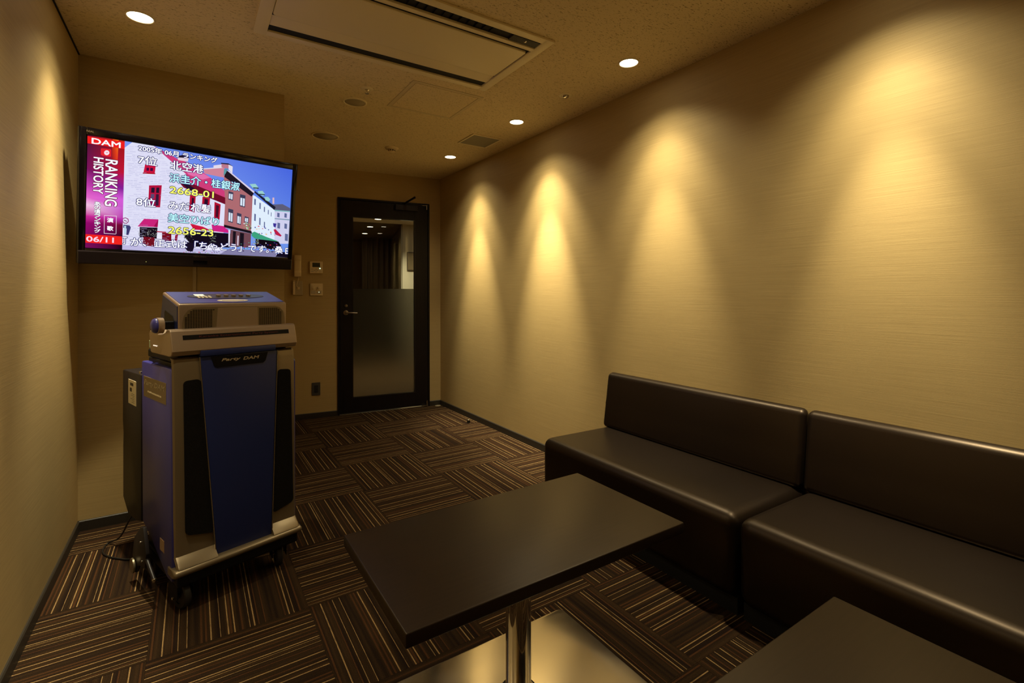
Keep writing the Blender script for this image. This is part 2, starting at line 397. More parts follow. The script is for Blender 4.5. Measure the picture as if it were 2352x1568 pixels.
obj('door_leaf',bm,doorm,door)
bm=box(G0,G0+.006,-.007,.036,GB,GT); box(G1-.006,G1,-.007,.036,GB,GT,bm=bm); box(G0+.006,G1-.006,-.007,.036,GT-.006,GT,bm=bm); box(G0+.006,G1-.006,-.007,.036,GB,GB+.008,bm=bm)
obj('glazing_bead',bm,mat('dark_bead',(.012,.009,.01,1),.3),door)
glass=mat('clear_glass',(.93,.96,.94,1),.0,spec=.5,Transmission_Weight=1.0,IOR=1.45)
obj('glass_pane',box(G0+.006,G1-.006,.011,.017,GB+.008,GT-.006),glass,door)
film=mat('frosted_film',(.28,.27,.235,1),.42,spec=.5,Transmission_Weight=.93,IOR=1.2)
obj('frosted_film',box(G0+.0065,G1-.0065,.0085,.0105,GB+.0085,1.246),film,door)
obj('threshold_strip',box(D0+fr,D1-.005,-.006,.118,.0005,.004,.001),steel_m,door)
bm=box(-.49,-.255,-.052,-.004,2.058,2.118,.004); 
cl=obj('door_closer',bm,mat('dark_bronze',(.02,.014,.016,1),.35,.5),door)
bm=bmesh.new()
def bar(a,b_,wd,th,bm):
    a,b_=Vector(a),Vector(b_); d=b_-a; t=bmesh.new(); bmesh.ops.create_cube(t,size=1); bmesh.ops.scale(t,verts=t.verts,vec=(d.length,wd,th))
    bmesh.ops.transform(t,matrix=Matrix.Translation((a+b_)/2)@d.to_track_quat('X','Z').to_matrix().to_4x4(),verts=t.verts); return join(bm,t)
bar((-.41,-.03,2.122),(-.345,-.25,2.155),.018,.006,bm); bar((-.345,-.25,2.161),(-.365,.0,2.156),.018,.006,bm); cyl(.012,.03,'z',(-.41,-.03,2.118),bm=bm); cyl(.010,.018,'z',(-.345,-.25,2.158),bm=bm)
obj('closer_arm',bm,mat('dark_arm',(.014,.01,.01,1),.4,.6),cl)
# lever handle, lock
bm=cyl(.024,.006,'y',(-.972,-.008,1.009),bev=.001); cyl(.008,.035,'y',(-.972,-.025,1.009),bm=bm); bm=tube([(-.975,-.043,1.009),(-.93,-.046,1.008),(-.868,-.043,1.005)],.008,bm=bm)
obj('lever_handle',bm,mat('worn_nickel',(.35,.3,.24,1),.3,1),door,auto=40)
obj('lock_cylinder',cyl(.014,.012,'y',(-.97,-.009,1.078),bev=.002),mat('nickel_lock',(.3,.26,.2,1),.3,1),door,auto=40)
bm=cyl(.007,.05,'z',(L1-.012,-.022,LT-.02)); box(L1-.06,L1-.004,-.028,-.004,LT-.003,LT+.001,bm=bm); obj('pivot_hinge',bm,steel_m,door,auto=40)
bm=cyl(.008,.05,'z',(L1-.012,-.022,.04)); box(L1-.07,L1-.002,-.03,-.004,.012,.018,bm=bm); obj('pivot_hinge',bm,steel_m,door,auto=40)

# corridor seen through the glass (same frame as the far wall)
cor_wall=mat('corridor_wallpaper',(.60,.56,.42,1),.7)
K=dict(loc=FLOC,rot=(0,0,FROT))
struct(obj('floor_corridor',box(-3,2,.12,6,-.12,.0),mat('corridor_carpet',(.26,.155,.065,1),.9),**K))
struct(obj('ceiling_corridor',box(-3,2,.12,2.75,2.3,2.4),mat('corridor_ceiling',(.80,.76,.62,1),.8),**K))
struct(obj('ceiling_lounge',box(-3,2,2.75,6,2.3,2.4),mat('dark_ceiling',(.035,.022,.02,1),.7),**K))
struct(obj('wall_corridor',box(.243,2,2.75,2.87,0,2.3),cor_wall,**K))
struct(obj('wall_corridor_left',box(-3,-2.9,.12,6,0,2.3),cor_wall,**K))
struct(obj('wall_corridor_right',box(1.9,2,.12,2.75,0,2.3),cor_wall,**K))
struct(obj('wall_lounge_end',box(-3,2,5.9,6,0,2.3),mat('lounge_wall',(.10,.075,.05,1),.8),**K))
fm=Matrix.Translation(FLOC)@Matrix.Rotation(FROT,4,'Z')
for lx,ly,lb,wt in ((-.221,2.341,'lit corridor downlight seen at the top edge of the door glass',CORR_W),(-.177,3.259,'upper of the two lit lamps in the dark area seen through the door glass',.35),(-.1,4.255,'lower of the two lit lamps in the dark area seen through the door glass',.35),(.37,2.2,'corridor downlight near the opposite wall, hidden by the door rail',CORR_W*.6),(-1.3,1.2,'corridor downlight left of the door, behind the wall',CORR_W*.4)):
    p=fm@Vector((lx,ly,2.3)); downlight(p.x,p.y,lb,p.z,wt,group='corridor downlights')
# curtain folds in the dark lounge
bm=bmesh.new(); cur=[]
for i in range(61):
    x=-.05+i*.62/60; cur.append((x,4.9+.045*math.sin(i*.62)))
vs=[[bm.verts.new((x,y,z)) for x,y in cur] for z in (0,2.3)]
for i in range(60): bm.faces.new((vs[0][i],vs[0][i+1],vs[1][i+1],vs[1][i]))
o=tag(obj('curtain',bm,mat('curtain_cloth',(.18,.13,.08,1),.8),loc=FLOC,rot=(0,0,FROT),smooth=True),'dark pleated curtain hanging beyond the corridor, seen through the door glass','curtain')
sm=o.modifiers.new('thickness','SOLIDIFY'); sm.thickness=.004
t=thing('poster','small framed notice on the pale corridor wall, seen through the door glass','poster',FLOC,FROT)
obj('poster_frame',box(.31,.72,2.735,2.749,1.56,1.86,.002),mat('poster_frame_dark',(.03,.02,.015,1),.5),t)
obj('poster_sheet',box(.325,.705,2.7335,2.7349,1.575,1.845),mat('poster_sheet_brown',(.16,.12,.06,1),.6),t)
# ---------------------------------------------------------------- sofas (two modules along the right wall)
def sofa(y1,L,label):
    t=thing('sofa',label,'sofa',(XR,y1-L/2,0),0,'brown leatherette wall sofas')
    h=L/2-.003
    def pad(prof,name,crown=.004,bev=.03):
        bm=prism(prof,'y',-h,h)
        es=[e for e in bm.edges]
        bmesh.ops.bevel(bm,geom=es,offset=bev,segments=5,profile=.5,affect='EDGES',clamp_overlap=True)
        return obj(name,bm,leather,t,auto=60)
    # seat block, local x is minus the distance from the wall
    pad([(-.572,.062),(-.572,.383),(-.02,.376),(-.02,.062)],'seat',bev=.05)
    pad([(-.108,.372),(-.086,.520),(-.060,.704),(-.002,.706),(-.002,.372)],'backrest',bev=.028)
    obj('plinth',box(-.535,-.03,-h+.01,h-.01,.0,.064),black_m,t)
    # welted seam lines at the ends of the seat front
    return t
SY=-2.752
s1=sofa(SY,1.197,'brown leatherette sofa module farther from the camera, its free end near the door')
s2=sofa(SY-1.197,1.197,'brown leatherette sofa module nearer the camera, cut off by the photo edge')
s3=sofa(SY-2.394,1.10,'brown leatherette sofa module beside the camera, outside the photograph')

# ---------------------------------------------------------------- tables
def table(x,y,label):
    t=thing('table',label,'table',(x,y,0),0,'low dark tables with steel pedestals')
    top=prism(rrect(.893,.50,.004,2),'z',.467,.5); bmesh.ops.bevel(top,geom=[e for e in top.edges if abs(e.verts[0].co.z-e.verts[1].co.z)<.01],offset=.0035,segments=3,profile=.5,affect='EDGES')
    obj('tabletop',top,wood,t,auto=35)
    obj('column',cyl(.038,.452,'z',(0,0,.24),seg=48),chrome_m,t,auto=35)
    bm=lathe([(0,.0145),(.052,.0145),(.056,.018),(.050,.021),(.038,.022)],48); obj('column_collar',bm,chrome_m,t,auto=35)
    obj('mounting_plate',box(-.14,.14,-.14,.14,.457,.467,.002),black_m,t)
    bm=prism(rrect(.70,.47,.022,5),'z',.0,.016); bmesh.ops.bevel(bm,geom=[e for e in bm.edges if min(e.verts[0].co.z,e.verts[1].co.z)>.015],offset=.006,segments=3,profile=.5,affect='EDGES')
    obj('base_plate',bm,base_steel,t,auto=35)
    return t
table(.4415,-3.788,'low dark rectangular table in the middle of the carpet, its chrome column showing')
table(.427,-4.715,'low dark rectangular table in the bottom right corner, only its top showing')

# ---------------------------------------------------------------- ceiling air conditioner
ax,ay=.478,-2.793                      # centre
t=thing('air_conditioner','long white ceiling cassette air conditioner with dark air slots','air conditioner',(ax,ay,H),0)
X0,X1,Y0,Y1=-.618,.618,-.346,.342      # outer frame
zf=-.012
def ring_y(x0,x1,y0,y1,z0,z1,bm=None,bev=.003): return box(x0,x1,y0,y1,z0,z1,bev,bm=bm)
bm=ring_y(X0,-.563,Y0,Y1,zf,0); ring_y(.568,X1,Y0,Y1,zf,0,bm); ring_y(-.566,.571,Y0,-.302,zf,0,bm); ring_y(-.566,.571,.297,Y1,zf,0,bm)
obj('frame',bm,panel_m,t,auto=35)
obj('slot_shade_sheet',box(-.6,.6,-.33,.33,-.0015,-.0005),gap_m,t)  # flat near-black sheet, its colour stands for the shade inside the air slots
# curved outlet flap next to the near-door slot
pr=[(.238,-.007),(.228,-.0085),(.210,-.008),(.185,-.004),(.150,-.0012),(.150,-.0008),(.238,-.0008)]
obj('outlet_flap',prism(pr,'x',-.562,.567),panel_m,t,auto=50)
pn=prism(rrect(1.118,.322,.012,4,cx=-.002,cy=-.027),'z',-.013,-.003); bmesh.ops.bevel(pn,geom=[e for e in pn.edges if max(e.verts[0].co.z,e.verts[1].co.z)<-.0125],offset=.004,segments=3,profile=.5,affect='EDGES')
obj('intake_panel',pn,panel_m,t,auto=35)
obj('divider_bar',box(-.564,.569,-.242,-.214,-.014,-.002,.002),panel_m,t)
sn=obj('sensor_window',box(.41,.565,-.296,-.246,-.010,-.003,.001),mat('smoked_plastic',(.02,.014,.012,1),.5,spec=.2),t)
obj('sensor_eye',lathe([(0,-.0135),(.006,-.013),(.009,-.010)],16,(.49,-.272,0)),steel_m,sn,smooth=True)
bm=bmesh.new()
for i in range(22): box(-.54+i*.04,-.538+i*.04,-.296,-.246,-.006,-.002,bm=bm)
f=obj('louver_blades',bm,mat('dark_louver',(.004,.003,.004,1),.8,spec=.1),t); f['kind']='stuff'

# ---------------------------------------------------------------- other ceiling fittings
t=thing('ceiling_hatch','square speckled access hatch flush in the ceiling','hatch',(.917,-2.115,H),0)
obj('hatch_panel',box(-.205,.205,-.205,.205,-.003,-.0005,.0008),ceil_m,t)
frm=mat('hatch_rim',(.62,.50,.30,1),.7)
bm=box(-.232,.232,-.232,-.208,-.003,0,.001); box(-.232,.232,.208,.232,-.003,0,.001,bm=bm); box(-.232,-.208,-.208,.208,-.003,0,.001,bm=bm); box(.208,.232,-.208,.208,-.003,0,.001,bm=bm)
obj('hatch_frame',bm,frm,t)
t=thing('ceiling_vent','square louvred vent grille in the ceiling near the far lamps','vent',(1.556,-1.566,H),0)
bm=box(-.13,.13,-.135,-.122,-.008,0,.001); box(-.13,.13,.122,.135,-.008,0,.001,bm=bm); box(-.13,-.117,-.122,.122,-.008,0,.001,bm=bm); box(.117,.13,-.122,.122,-.008,0,.001,bm=bm)
obj('vent_frame',bm,panel_m,t)
vg=mat('vent_grey',(.30,.26,.18,1),.6)
obj('vent_back',box(-.117,.117,-.122,.122,-.0012,-.0004),mat('vent_back',(.12,.10,.07,1),.8),t)
sl=bmesh.new(); prism([(-.004,-.002),(.004,-.007),(.004,-.0055),(-.004,-.0008)],'x',-.117,.117,bm=sl)
slm=bpy.data.meshes.new('slat'); sl.to_mesh(slm); sl.free(); slm.materials.append(vg)
for i in range(22):
    o=bpy.data.objects.new('slat',slm); COL.objects.link(o); o.parent=t; o.location=(0,-.115+i*.011,0)
spk=mat('speaker_grille_cloth',(.36,.30,.19,1),.8)
def speaker(x,y,label,d):
    t=thing('ceiling_speaker',label,'speaker',(x,y,H),0,'round ceiling speakers')
    obj('speaker_rim',lathe([(d,-.001),(d+.002,-.006),(d+.012,-.005),(d+.014,0)],40),panel_m,t,smooth=True)
    obj('speaker_grille',lathe([(0,-.0035),(d,-.003),(d,0)],40),spk,t,smooth=True)
speaker(.489,-1.016,'round flush ceiling speaker just above the right end of the television',.088)
speaker(.494,-1.832,'smaller round ceiling speaker between the television and the access hatch',.062)
t=thing('sprinkler','small chrome sprinkler head in the ceiling beside the smaller round speaker','sprinkler',(.499,-2.077,H),0,'sprinkler heads')
obj('escutcheon',lathe([(.012,-.004),(.02,-.006),(.034,-.003),(.038,0)],24),panel_m,t,smooth=True)
obj('sprinkler_head',lathe([(0,-.03),(.012,-.03),(.013,-.027),(.006,-.024),(.006,-.012),(.012,-.008),(.012,0)],16),chrome_m,t,auto=50)
t=thing('sprinkler','flat chrome sprinkler head between the two nearer lit ceiling lamps','sprinkler',(1.559,-2.649,H),0,'sprinkler heads')
obj('escutcheon',lathe([(.022,-.003),(.028,-.005),(.040,-.003),(.042,0)],24),panel_m,t,smooth=True)
obj('sprinkler_head',lathe([(0,-.016),(.013,-.015),(.02,-.010),(.015,-.006),(.022,-.003),(.022,0)],20),chrome_m,t,auto=50)
t=thing('smoke_detector','white round smoke detector in the ceiling above the door','smoke detector',(1.033,-.983,H),0)
obj('detector_base',lathe([(.03,-.012),(.05,-.010),(.055,-.004),(.056,0)],32),plas_m,t,smooth=True)
obj('detector_chamber',lathe([(0,-.036),(.018,-.035),(.026,-.03),(.027,-.012),(.03,-.010)],24),plas_m,t,auto=50)
bm=bmesh.new()
for i in range(8):
    a=i*math.pi/4; tt=box(.0245,.0275,-.006,.006,-.026,-.017); bmesh.ops.rotate(tt,verts=tt.verts,matrix=Matrix.Rotation(a,3,'Z')); join(bm,tt)
obj('detector_openings',bm,black_m,t)

# ---------------------------------------------------------------- fittings on the far wall (wall frame)
fx=lambda X_: (X_-XR)*1.00777
t=thing('wall_controller','beige air conditioner controller with small dark display on the far wall','controller',fm@Vector((fx(.625),0,1.452)),FROT)
t.location=fm@Vector((fx(.625),-.0005,1.452))
obj('controller_body',box(-.058,.058,-.018,0,-.057,.057,.003),plas_m,t)
obj('display',box(-.035,.033,-.0192,-.0178,.002,.044),mat('lcd_green_grey',(.05,.055,.035,1),.25),t)
bk=mat('button_beige',(.50,.42,.29,1),.5)
for x,z in ((-.036,-.016),(-.036,-.040),(0,-.016),(0,-.042),(.036,-.042),(-.014,-.029),(.014,-.029)):
    obj('button',box(x-.012 if abs(x)>.02 else x-.005,x+.012 if abs(x)>.02 else x+.005,-.0195,-.0175,z-.004,z+.004,.001),bk,t)
obj('indicator_light',cyl(.0035,.002,'y',(.033,-.019,-.010),16),emis('led_green_white',(.6,1,.75),6),t)
t=thing('switch_plate','beige wall switch plate with two knobs below the wall controller','switch',fm@Vector((fx(.627),-.0005,1.239)),FROT)
obj('plate',box(-.057,.057,-.008,0,-.058,.058,.002),plas_m,t)
for x in (-.028,.022): obj('knob',cyl(.013,.016,'y',(x,-.016,.016),24,bev=.002),plas_m,t,auto=40)
for x in (-.026,.024): obj('rocker',box(x-.022,x+.022,-.0105,-.0075,-.042,-.010,.0015),bk,t)
obj('indicator_light',cyl(.002,.002,'y',(.022,-.0112,-.026),12),emis('led_white',(.8,1,.7),4),t)
t=thing('wall_outlet','dark square wall outlet low on the far wall left of the door','outlet',fm@Vector((fx(.6235),-.0005,.280)),FROT)
obj('plate',box(-.038,.038,-.006,0,-.062,.062,.002),mat('outlet_grey',(.05,.045,.045,1),.5),t)
obj('socket_insert',box(-.016,.016,-.008,-.005,-.034,.034,.001),black_m,t)
t=thing('wall_phone','beige handset hanging on the far wall beside the television','phone',fm@Vector((fx(.462),-.0005,1.463)),FROT)
bm=prism([(-.009,.105),(-.052,.100),(-.055,.06),(-.042,.045),(-.040,-.045),(-.052,-.065),(-.050,-.104),(-.009,-.107)],'x',-.032,.030); bmesh.ops.bevel(bm,geom=bm.edges[:],offset=.007,segments=3,profile=.5,affect='EDGES')
obj('handset',bm,plas_m,t,auto=50)
obj('cradle',box(-.026,.026,-.012,0,-.085,.085,.003),plas_m,t)
obj('phone_cord',tube([(.008,-.03,-.105),(.004,-.034,-.13),(-.004,-.03,-.16),(-.01,-.02,-.185),(-.004,-.012,-.20),(.004,-.016,-.208)],.0028),plas_m,t,smooth=True)
obj('handset_holder',prism([(-.004,-.135),(-.026,-.16),(-.028,-.275),(0,-.28),(0,-.135)],'x',-.042,-.022,.003),plas_m,t)
t=thing('phone_jack','flat beige phone socket plate below the hanging handset','socket',fm@Vector((fx(.470),-.0005,1.252)),FROT)
obj('plate',box(-.030,.036,-.007,0,-.066,.066,.002),mat('jack_beige',(.40,.32,.2,1),.5),t)
obj('jack',box(-.010,.010,-.013,-.006,-.012,.010,.001),plas_m,t)
t=thing('cable_cover','narrow beige cable cover strip on the wall between television and machine','cable cover',(-.3645,YB,0),0)
obj('strip',box(-.0085,.0085,-.010,0,.95,1.42,.002),mat('cover_beige',(.5,.4,.24,1),.5),t)

# ---------------------------------------------------------------- floor fittings
t=thing('door_stop','short door stop with black rubber ring on the carpet by the right wall','door stop',(1.762,-.975,0),0)
obj('stop_post',lathe([(0,.033),(.014,.033),(.016,.031),(.016,.026),(.012,.024),(.012,.0)],24),steel_m,t,auto=50)
obj('rubber_ring',lathe([(.0125,.022),(.0145,.021),(.0150,.003),(.0125,.002)],24),black_m,t,auto=50)
t=thing('floor_plate','flat pale metal plate on the carpet in the corner beside the door','floor plate',(1.812,-.185,0),0)
obj('plate',prism(oval(.062,.05,24),'z',.0,.004,.001),mat('pale_metal',(.75,.65,.45,1),.35,.6),t)
TVPOLY = [
([(120,150,240),(70,100,220),(110,150,235),(150,180,240)],[(-3158,2765),(4545,2748),(4560,-2385),(-3159,-2367)]),
([(205,205,235)],[(3680,342),(4543,354),(4560,-1568),(3730,-1627)]),
([(92,92,120)],[(3557,612),(4101,708),(4533,528),(4544,337),(3683,296)]),
([(130,185,190)],[(3681,330),(4543,354),(4546,296),(3685,256)]),
([(120,150,170)],[(3679,-146),(4559,-130),(4560,-189),(3682,-197)]),
([(222,236,250)],[(2459,1002),(2587,992),(3693,314),(3774,-1409),(2505,-1080)]),
([(28,28,45)],[(2526,1204),(2601,1243),(3738,491),(3671,312)]),
([(150,205,205)],[(2304,1584),(2608,1647),(2772,1461),(2674,1336),(2465,1416)]),
([(150,205,205)],[(2730,1261),(2988,1314),(3128,1149),(3029,1024),(2815,1106)]),
([(150,205,205)],[(3100,977),(3294,1020),(3435,881),(3334,755),(3171,818)]),
([(40,50,70)],[(2490,1431),(2772,1461),(2790,1397),(2518,1380)]),
([(40,50,70)],[(2814,1123),(3112,1147),(3131,1094),(2843,1071)]),
([(214,180,195)],[(3536,1007),(3633,1020),(3652,670),(3555,657)]),
([(172,106,112)],[(1045,1816),(1154,2045),(2493,1034),(2504,-1052),(1117,-845)]),
([(216,205,228)],[(1078,2164),(1294,2121),(2577,1212),(2531,1095)]),
([(32,22,34)],[(1016,1943),(1150,2150),(2556,1109),(2437,916),(1046,1789)]),
([(205,130,150)],[(82,2018),(1041,2263),(1106,2063),(1048,1737),(144,1798)]),
([(225,220,235)],[(72,2052),(1049,2306),(1051,2254),(83,2003)]),
([(225,215,232)],[(536,2288),(903,2406),(910,2250),(541,2149)]),
([(185,120,140)],[(901,2473),(1231,2496),(1242,2245),(910,2240)]),
([(225,220,235)],[(1232,2481),(1438,2385),(1434,2012),(1244,2192)]),
([(25,25,45)],[(877,2485),(1230,2517),(1451,2398),(1233,2454),(879,2433)]),
([(90,150,160)],[(1030,2182),(1218,2241),(1110,1958),(1021,1812)]),
([(222,222,245)],[(-3148,2463),(-2877,2765),(-2037,2765),(-1339,2182),(-603,1673),(384,1423),(1150,369),(1134,-2219),(-3160,-2357)]),
([(205,60,120)],[(-2037,2765),(-1029,2323),(-578,2231),(52,1859),(422,1636),(1100,1029),(1150,369),(409,748),(-504,1285),(-689,1659),(-1339,2191)]),
([(225,205,215)],[(-1053,2417),(-586,2506),(-601,2277),(-1028,2274)]),
([(30,20,40)],[(-1096,2459),(-761,2597),(-543,2514),(-585,2456),(-1052,2403)]),
([(225,110,170)],[(-738,1852),(99,1790),(422,1636),(65,1476),(-559,1630)]),
([(112,14,40)],[(-975,1211),(-591,1271),(1147,690),(1162,328),(-754,943)]),
([(35,15,40)],[(-890,1200),(-675,1207),(-48,841),(-490,829)]),
([(200,20,60)],[(-2357,1823),(-1933,1850),(-1964,1447),(-2414,1411)]),
([(60,10,60)],[(-2295,1680),(-2196,1688),(-2205,1542),(-2299,1535)]),
([(60,10,60)],[(-2145,1697),(-2038,1701),(-2046,1554),(-2150,1546)]),
([(170,15,30)],[(-2434,1426),(-1940,1470),(-1943,1421),(-2440,1368)]),
([(178,18,60)],[(-2177,841),(-1667,927),(-1709,-176),(-1965,-192)]),
([(178,18,60)],[(-2177,841),(-1918,880),(-1932,-188),(-2193,-194)]),
([(35,20,45)],[(-2083,748),(-1947,768),(-1957,512),(-2089,503)]),
([(35,20,45)],[(-1883,777),(-1762,795),(-1771,523),(-1889,521)]),
([(90,70,110)],[(-2092,444),(-1956,448),(-1962,227),(-2099,228)]),
([(50,25,55)],[(-1891,457),(-1774,469),(-1776,-95),(-1902,-110)]),
([(178,18,50)],[(-462,629),(-208,561),(-234,-269),(-479,-193)]),
([(40,15,40)],[(-369,488),(-280,469),(-292,-120),(-395,-91)]),
([(178,18,50)],[(95,602),(439,569),(422,-248),(70,-235)]),
([(40,15,40)],[(189,510),(350,489),(327,-153),(166,-119)]),
([(178,18,50)],[(653,402),(948,301),(923,-514),(662,-461)]),
([(70,15,40)],[(729,253),(871,217),(848,-415),(729,-374)]),
([(200,35,120)],[(-2338,-808),(-1763,-779),(-1778,-1164),(-2585,-1204)]),
([(160,15,80)],[(-1763,-779),(-1767,-939),(-1806,-1182),(-1949,-1165)]),
([(22,12,25)],[(-2506,-1231),(-1786,-1190),(-1813,-1743),(-2496,-1721)]),
([(110,15,30)],[(-2338,-1684),(-1896,-1699),(-1905,-2151),(-2389,-2108)]),
([(180,15,50)],[(-1814,-1367),(-1430,-1370),(-1428,-1420),(-1813,-1417)]),
([(120,12,30)],[(-1595,-1424),(-1206,-1417),(-1193,-1875),(-1584,-1852)]),
([(235,235,250)],[(-1778,-1490),(-1614,-1486),(-1615,-1753),(-1772,-1750)]),
([(150,12,45)],[(-1034,-1469),(-918,-1470),(-951,-1807),(-1059,-1789)]),
([(205,20,60)],[(-414,-858),(150,-961),(571,-1136),(-249,-1154)]),
([(205,35,130)],[(559,-806),(1224,-851),(1456,-1195),(618,-1158)]),
([(20,12,25)],[(-644,-1215),(1482,-1221),(1465,-1990),(-220,-2043),(-632,-1602)]),
([(24,18,26)],[(1148,-761),(2527,-994),(2561,-1160),(1153,-896)]),
([(150,150,190)],[(1226,-916),(2534,-1134),(2536,-1190),(1228,-970)]),
([(110,70,80)],[(1473,-1003),(2508,-1136),(2519,-1924),(1462,-1935)]),
([(25,18,28)],[(1598,-1074),(1747,-1089),(1733,-1918),(1609,-1915)]),
([(25,18,28)],[(1948,-1127),(2151,-1154),(2159,-1891),(1957,-1893)]),
([(225,225,240)],[(1375,-1011),(1454,-1026),(1472,-1935),(1403,-1928)]),
([(215,205,225)],[(1831,-1302),(1891,-1309),(1895,-1852),(1834,-1845)]),
([(60,160,125)],[(2572,-1074),(2683,-1009),(3276,-1245),(3970,-1459),(3834,-1504),(3286,-1445),(2702,-1391),(2539,-1246)]),
([(18,10,20)],[(2755,-1410),(3999,-1480),(4182,-1761),(4139,-2000),(2989,-1895),(2776,-1851)]),
([(185,30,70)],[(3687,-808),(3794,-769),(4157,-1117),(4094,-1181),(3811,-1087)]),
([(60,50,150)],[(3640,-437),(3832,-448),(3790,-683),(3678,-635)]),
([(190,185,225)],[(-3163,-2159),(-704,-2126),(4560,-2211),(4560,-2385),(-3159,-2377)]),
([(130,125,165)],[(1467,-2045),(3973,-2039),(3881,-2378),(996,-2385)]),
([(25,15,35)],[(-582,-1806),(-136,-1880),(-256,-2309),(-479,-2295),(-662,-2071)]),
([(25,15,35)],[(46,-1920),(602,-1991),(241,-2254)]),
([(235,235,250)],[(595,-1803),(696,-1985),(1274,-2112),(988,-2183),(192,-2177)]),
([(18,12,30)],[(4031,-2065),(4560,-2090),(4560,-2385),(3881,-2378)]),
([(60,60,85)],[(1290,1057),(1529,1015),(1519,572),(1294,618)]),
([(215,228,245)],[(1320,932),(1401,927),(1405,654),(1316,664)]),
([(215,228,245)],[(1426,926),(1499,919),(1492,633),(1429,636)]),
([(60,60,85)],[(1856,974),(2132,936),(2132,277),(1869,322)]),
([(215,228,245)],[(1889,783),(1985,776),(1995,359),(1892,369)]),
([(215,228,245)],[(2015,773),(2105,759),(2104,340),(2023,341)]),
([(60,60,85)],[(1314,131),(1564,85),(1565,-634),(1329,-581)]),
([(215,228,245)],[(1347,-76),(1433,-91),(1444,-548),(1351,-535)]),
([(215,228,245)],[(1460,-95),(1538,-115),(1538,-571),(1469,-567)]),
([(60,60,85)],[(1752,-46),(1978,-98),(1975,-715),(1763,-658)]),
([(215,228,245)],[(1784,-223),(1860,-237),(1870,-626),(1786,-612)]),
([(215,228,245)],[(1883,-240),(1950,-258),(1947,-652),(1892,-646)]),
([(60,60,85)],[(2143,-196),(2354,-251),(2339,-586),(2143,-528)]),
([(215,228,245)],[(2173,-292),(2241,-295),(2244,-495),(2166,-481)]),
([(215,228,245)],[(2262,-296),(2320,-303),(2310,-522),(2264,-516)]),
([(95,105,150)],[(2585,825),(2669,803),(2675,470),(2591,493)]),
([(95,105,150)],[(2625,-4),(2709,-29),(2717,-420),(2633,-395)]),
([(95,105,150)],[(2864,639),(2933,614),(2940,278),(2870,303)]),
([(95,105,150)],[(2895,-200),(2964,-226),(2973,-621),(2904,-594)]),
([(95,105,150)],[(3111,445),(3165,417),(3169,135),(3114,163)]),
([(95,105,150)],[(3153,-399),(3208,-428),(3213,-741),(3158,-712)]),
([(95,105,150)],[(3331,301),(3375,272),(3378,16),(3333,46)]),
([(95,105,150)],[(3499,178),(3533,148),(3534,-81),(3500,-50)]),
([(95,105,150)],[(3842,188),(3975,168),(3977,-74),(3844,-54)]),
([(95,105,150)],[(4241,204),(4377,184),(4379,-61),(4243,-41)]),
([(95,105,150)],[(3884,-385),(4029,-405),(4035,-724),(3890,-703)]),
([(95,105,150)],[(4274,-393),(4422,-414),(4428,-707),(4279,-685)]),
([(95,105,150)],[(4336,-985),(4507,-1007),(4519,-1420),(4348,-1396)]),
([(190,185,225)],[(-2978,2560),(-2812,2584),(-2812,2572),(-2977,2548)]),
([(168,168,215)],[(-2766,2591),(-2637,2610),(-2637,2598),(-2766,2579)]),
([(190,185,225)],[(-2344,2653),(-2192,2676),(-2191,2663),(-2344,2641)]),
([(190,185,225)],[(-2961,2483),(-2803,2506),(-2803,2494),(-2961,2471)]),
([(168,168,215)],[(-2326,2575),(-2064,2613),(-2063,2601),(-2326,2563)]),
([(168,168,215)],[(-2036,2617),(-1877,2641),(-1876,2628),(-2036,2605)]),
([(190,185,225)],[(-3016,2396),(-2850,2419),(-2850,2407),(-3016,2384)]),
([(150,150,200)],[(-2480,2472),(-2336,2493),(-2336,2481),(-2480,2460)]),
([(168,168,215)],[(-2301,2498),(-2097,2527),(-2097,2515),(-2301,2486)]),
([(190,185,225)],[(-3104,2304),(-3003,2318),(-3003,2306),(-3104,2292)]),
([(150,150,200)],[(-2954,2325),(-2731,2357),(-2731,2344),(-2954,2313)]),
([(168,168,215)],[(-2532,2385),(-2420,2400),(-2420,2388),(-2532,2372)]),
([(190,185,225)],[(-2373,2407),(-2209,2430),(-2209,2418),(-2373,2395)]),
([(168,168,215)],[(-2154,2438),(-1976,2463),(-1976,2451),(-2154,2426)]),
([(168,168,215)],[(-3080,2228),(-2847,2261),(-2847,2249),(-3080,2216)]),
([(190,185,225)],[(-2615,2293),(-2407,2322),(-2406,2309),(-2615,2281)]),
([(190,185,225)],[(-2383,2325),(-2215,2348),(-2215,2336),(-2383,2313)]),
([(168,168,215)],[(-2196,2351),(-2018,2376),(-2018,2363),(-2196,2339)]),
([(168,168,215)],[(-1974,2382),(-1718,2417),(-1718,2405),(-1974,2369)]),
([(150,150,200)],[(-2865,2179),(-2739,2196),(-2739,2183),(-2864,2166)]),
([(190,185,225)],[(-2713,2199),(-2536,2223),(-2536,2211),(-2713,2187)]),
([(190,185,225)],[(-2517,2226),(-2308,2254),(-2307,2242),(-2517,2214)]),
([(168,168,215)],[(-2272,2259),(-2032,2292),(-2032,2280),(-2272,2247)]),
([(168,168,215)],[(-1988,2298),(-1837,2319),(-1836,2306),(-1988,2285)]),
([(168,168,215)],[(-1816,2321),(-1675,2341),(-1675,2328),(-1816,2309)]),
([(168,168,215)],[(-3103,2067),(-2882,2097),(-2882,2084),(-3103,2055)]),
([(150,150,200)],[(-2844,2102),(-2742,2115),(-2741,2103),(-2844,2089)]),
([(168,168,215)],[(-2707,2120),(-2512,2146),(-2511,2134),(-2707,2108)]),
([(190,185,225)],[(-2465,2152),(-2321,2172),(-2321,2159),(-2465,2140)]),
([(190,185,225)],[(-2274,2178),(-2168,2192),(-2168,2180),(-2274,2166)]),
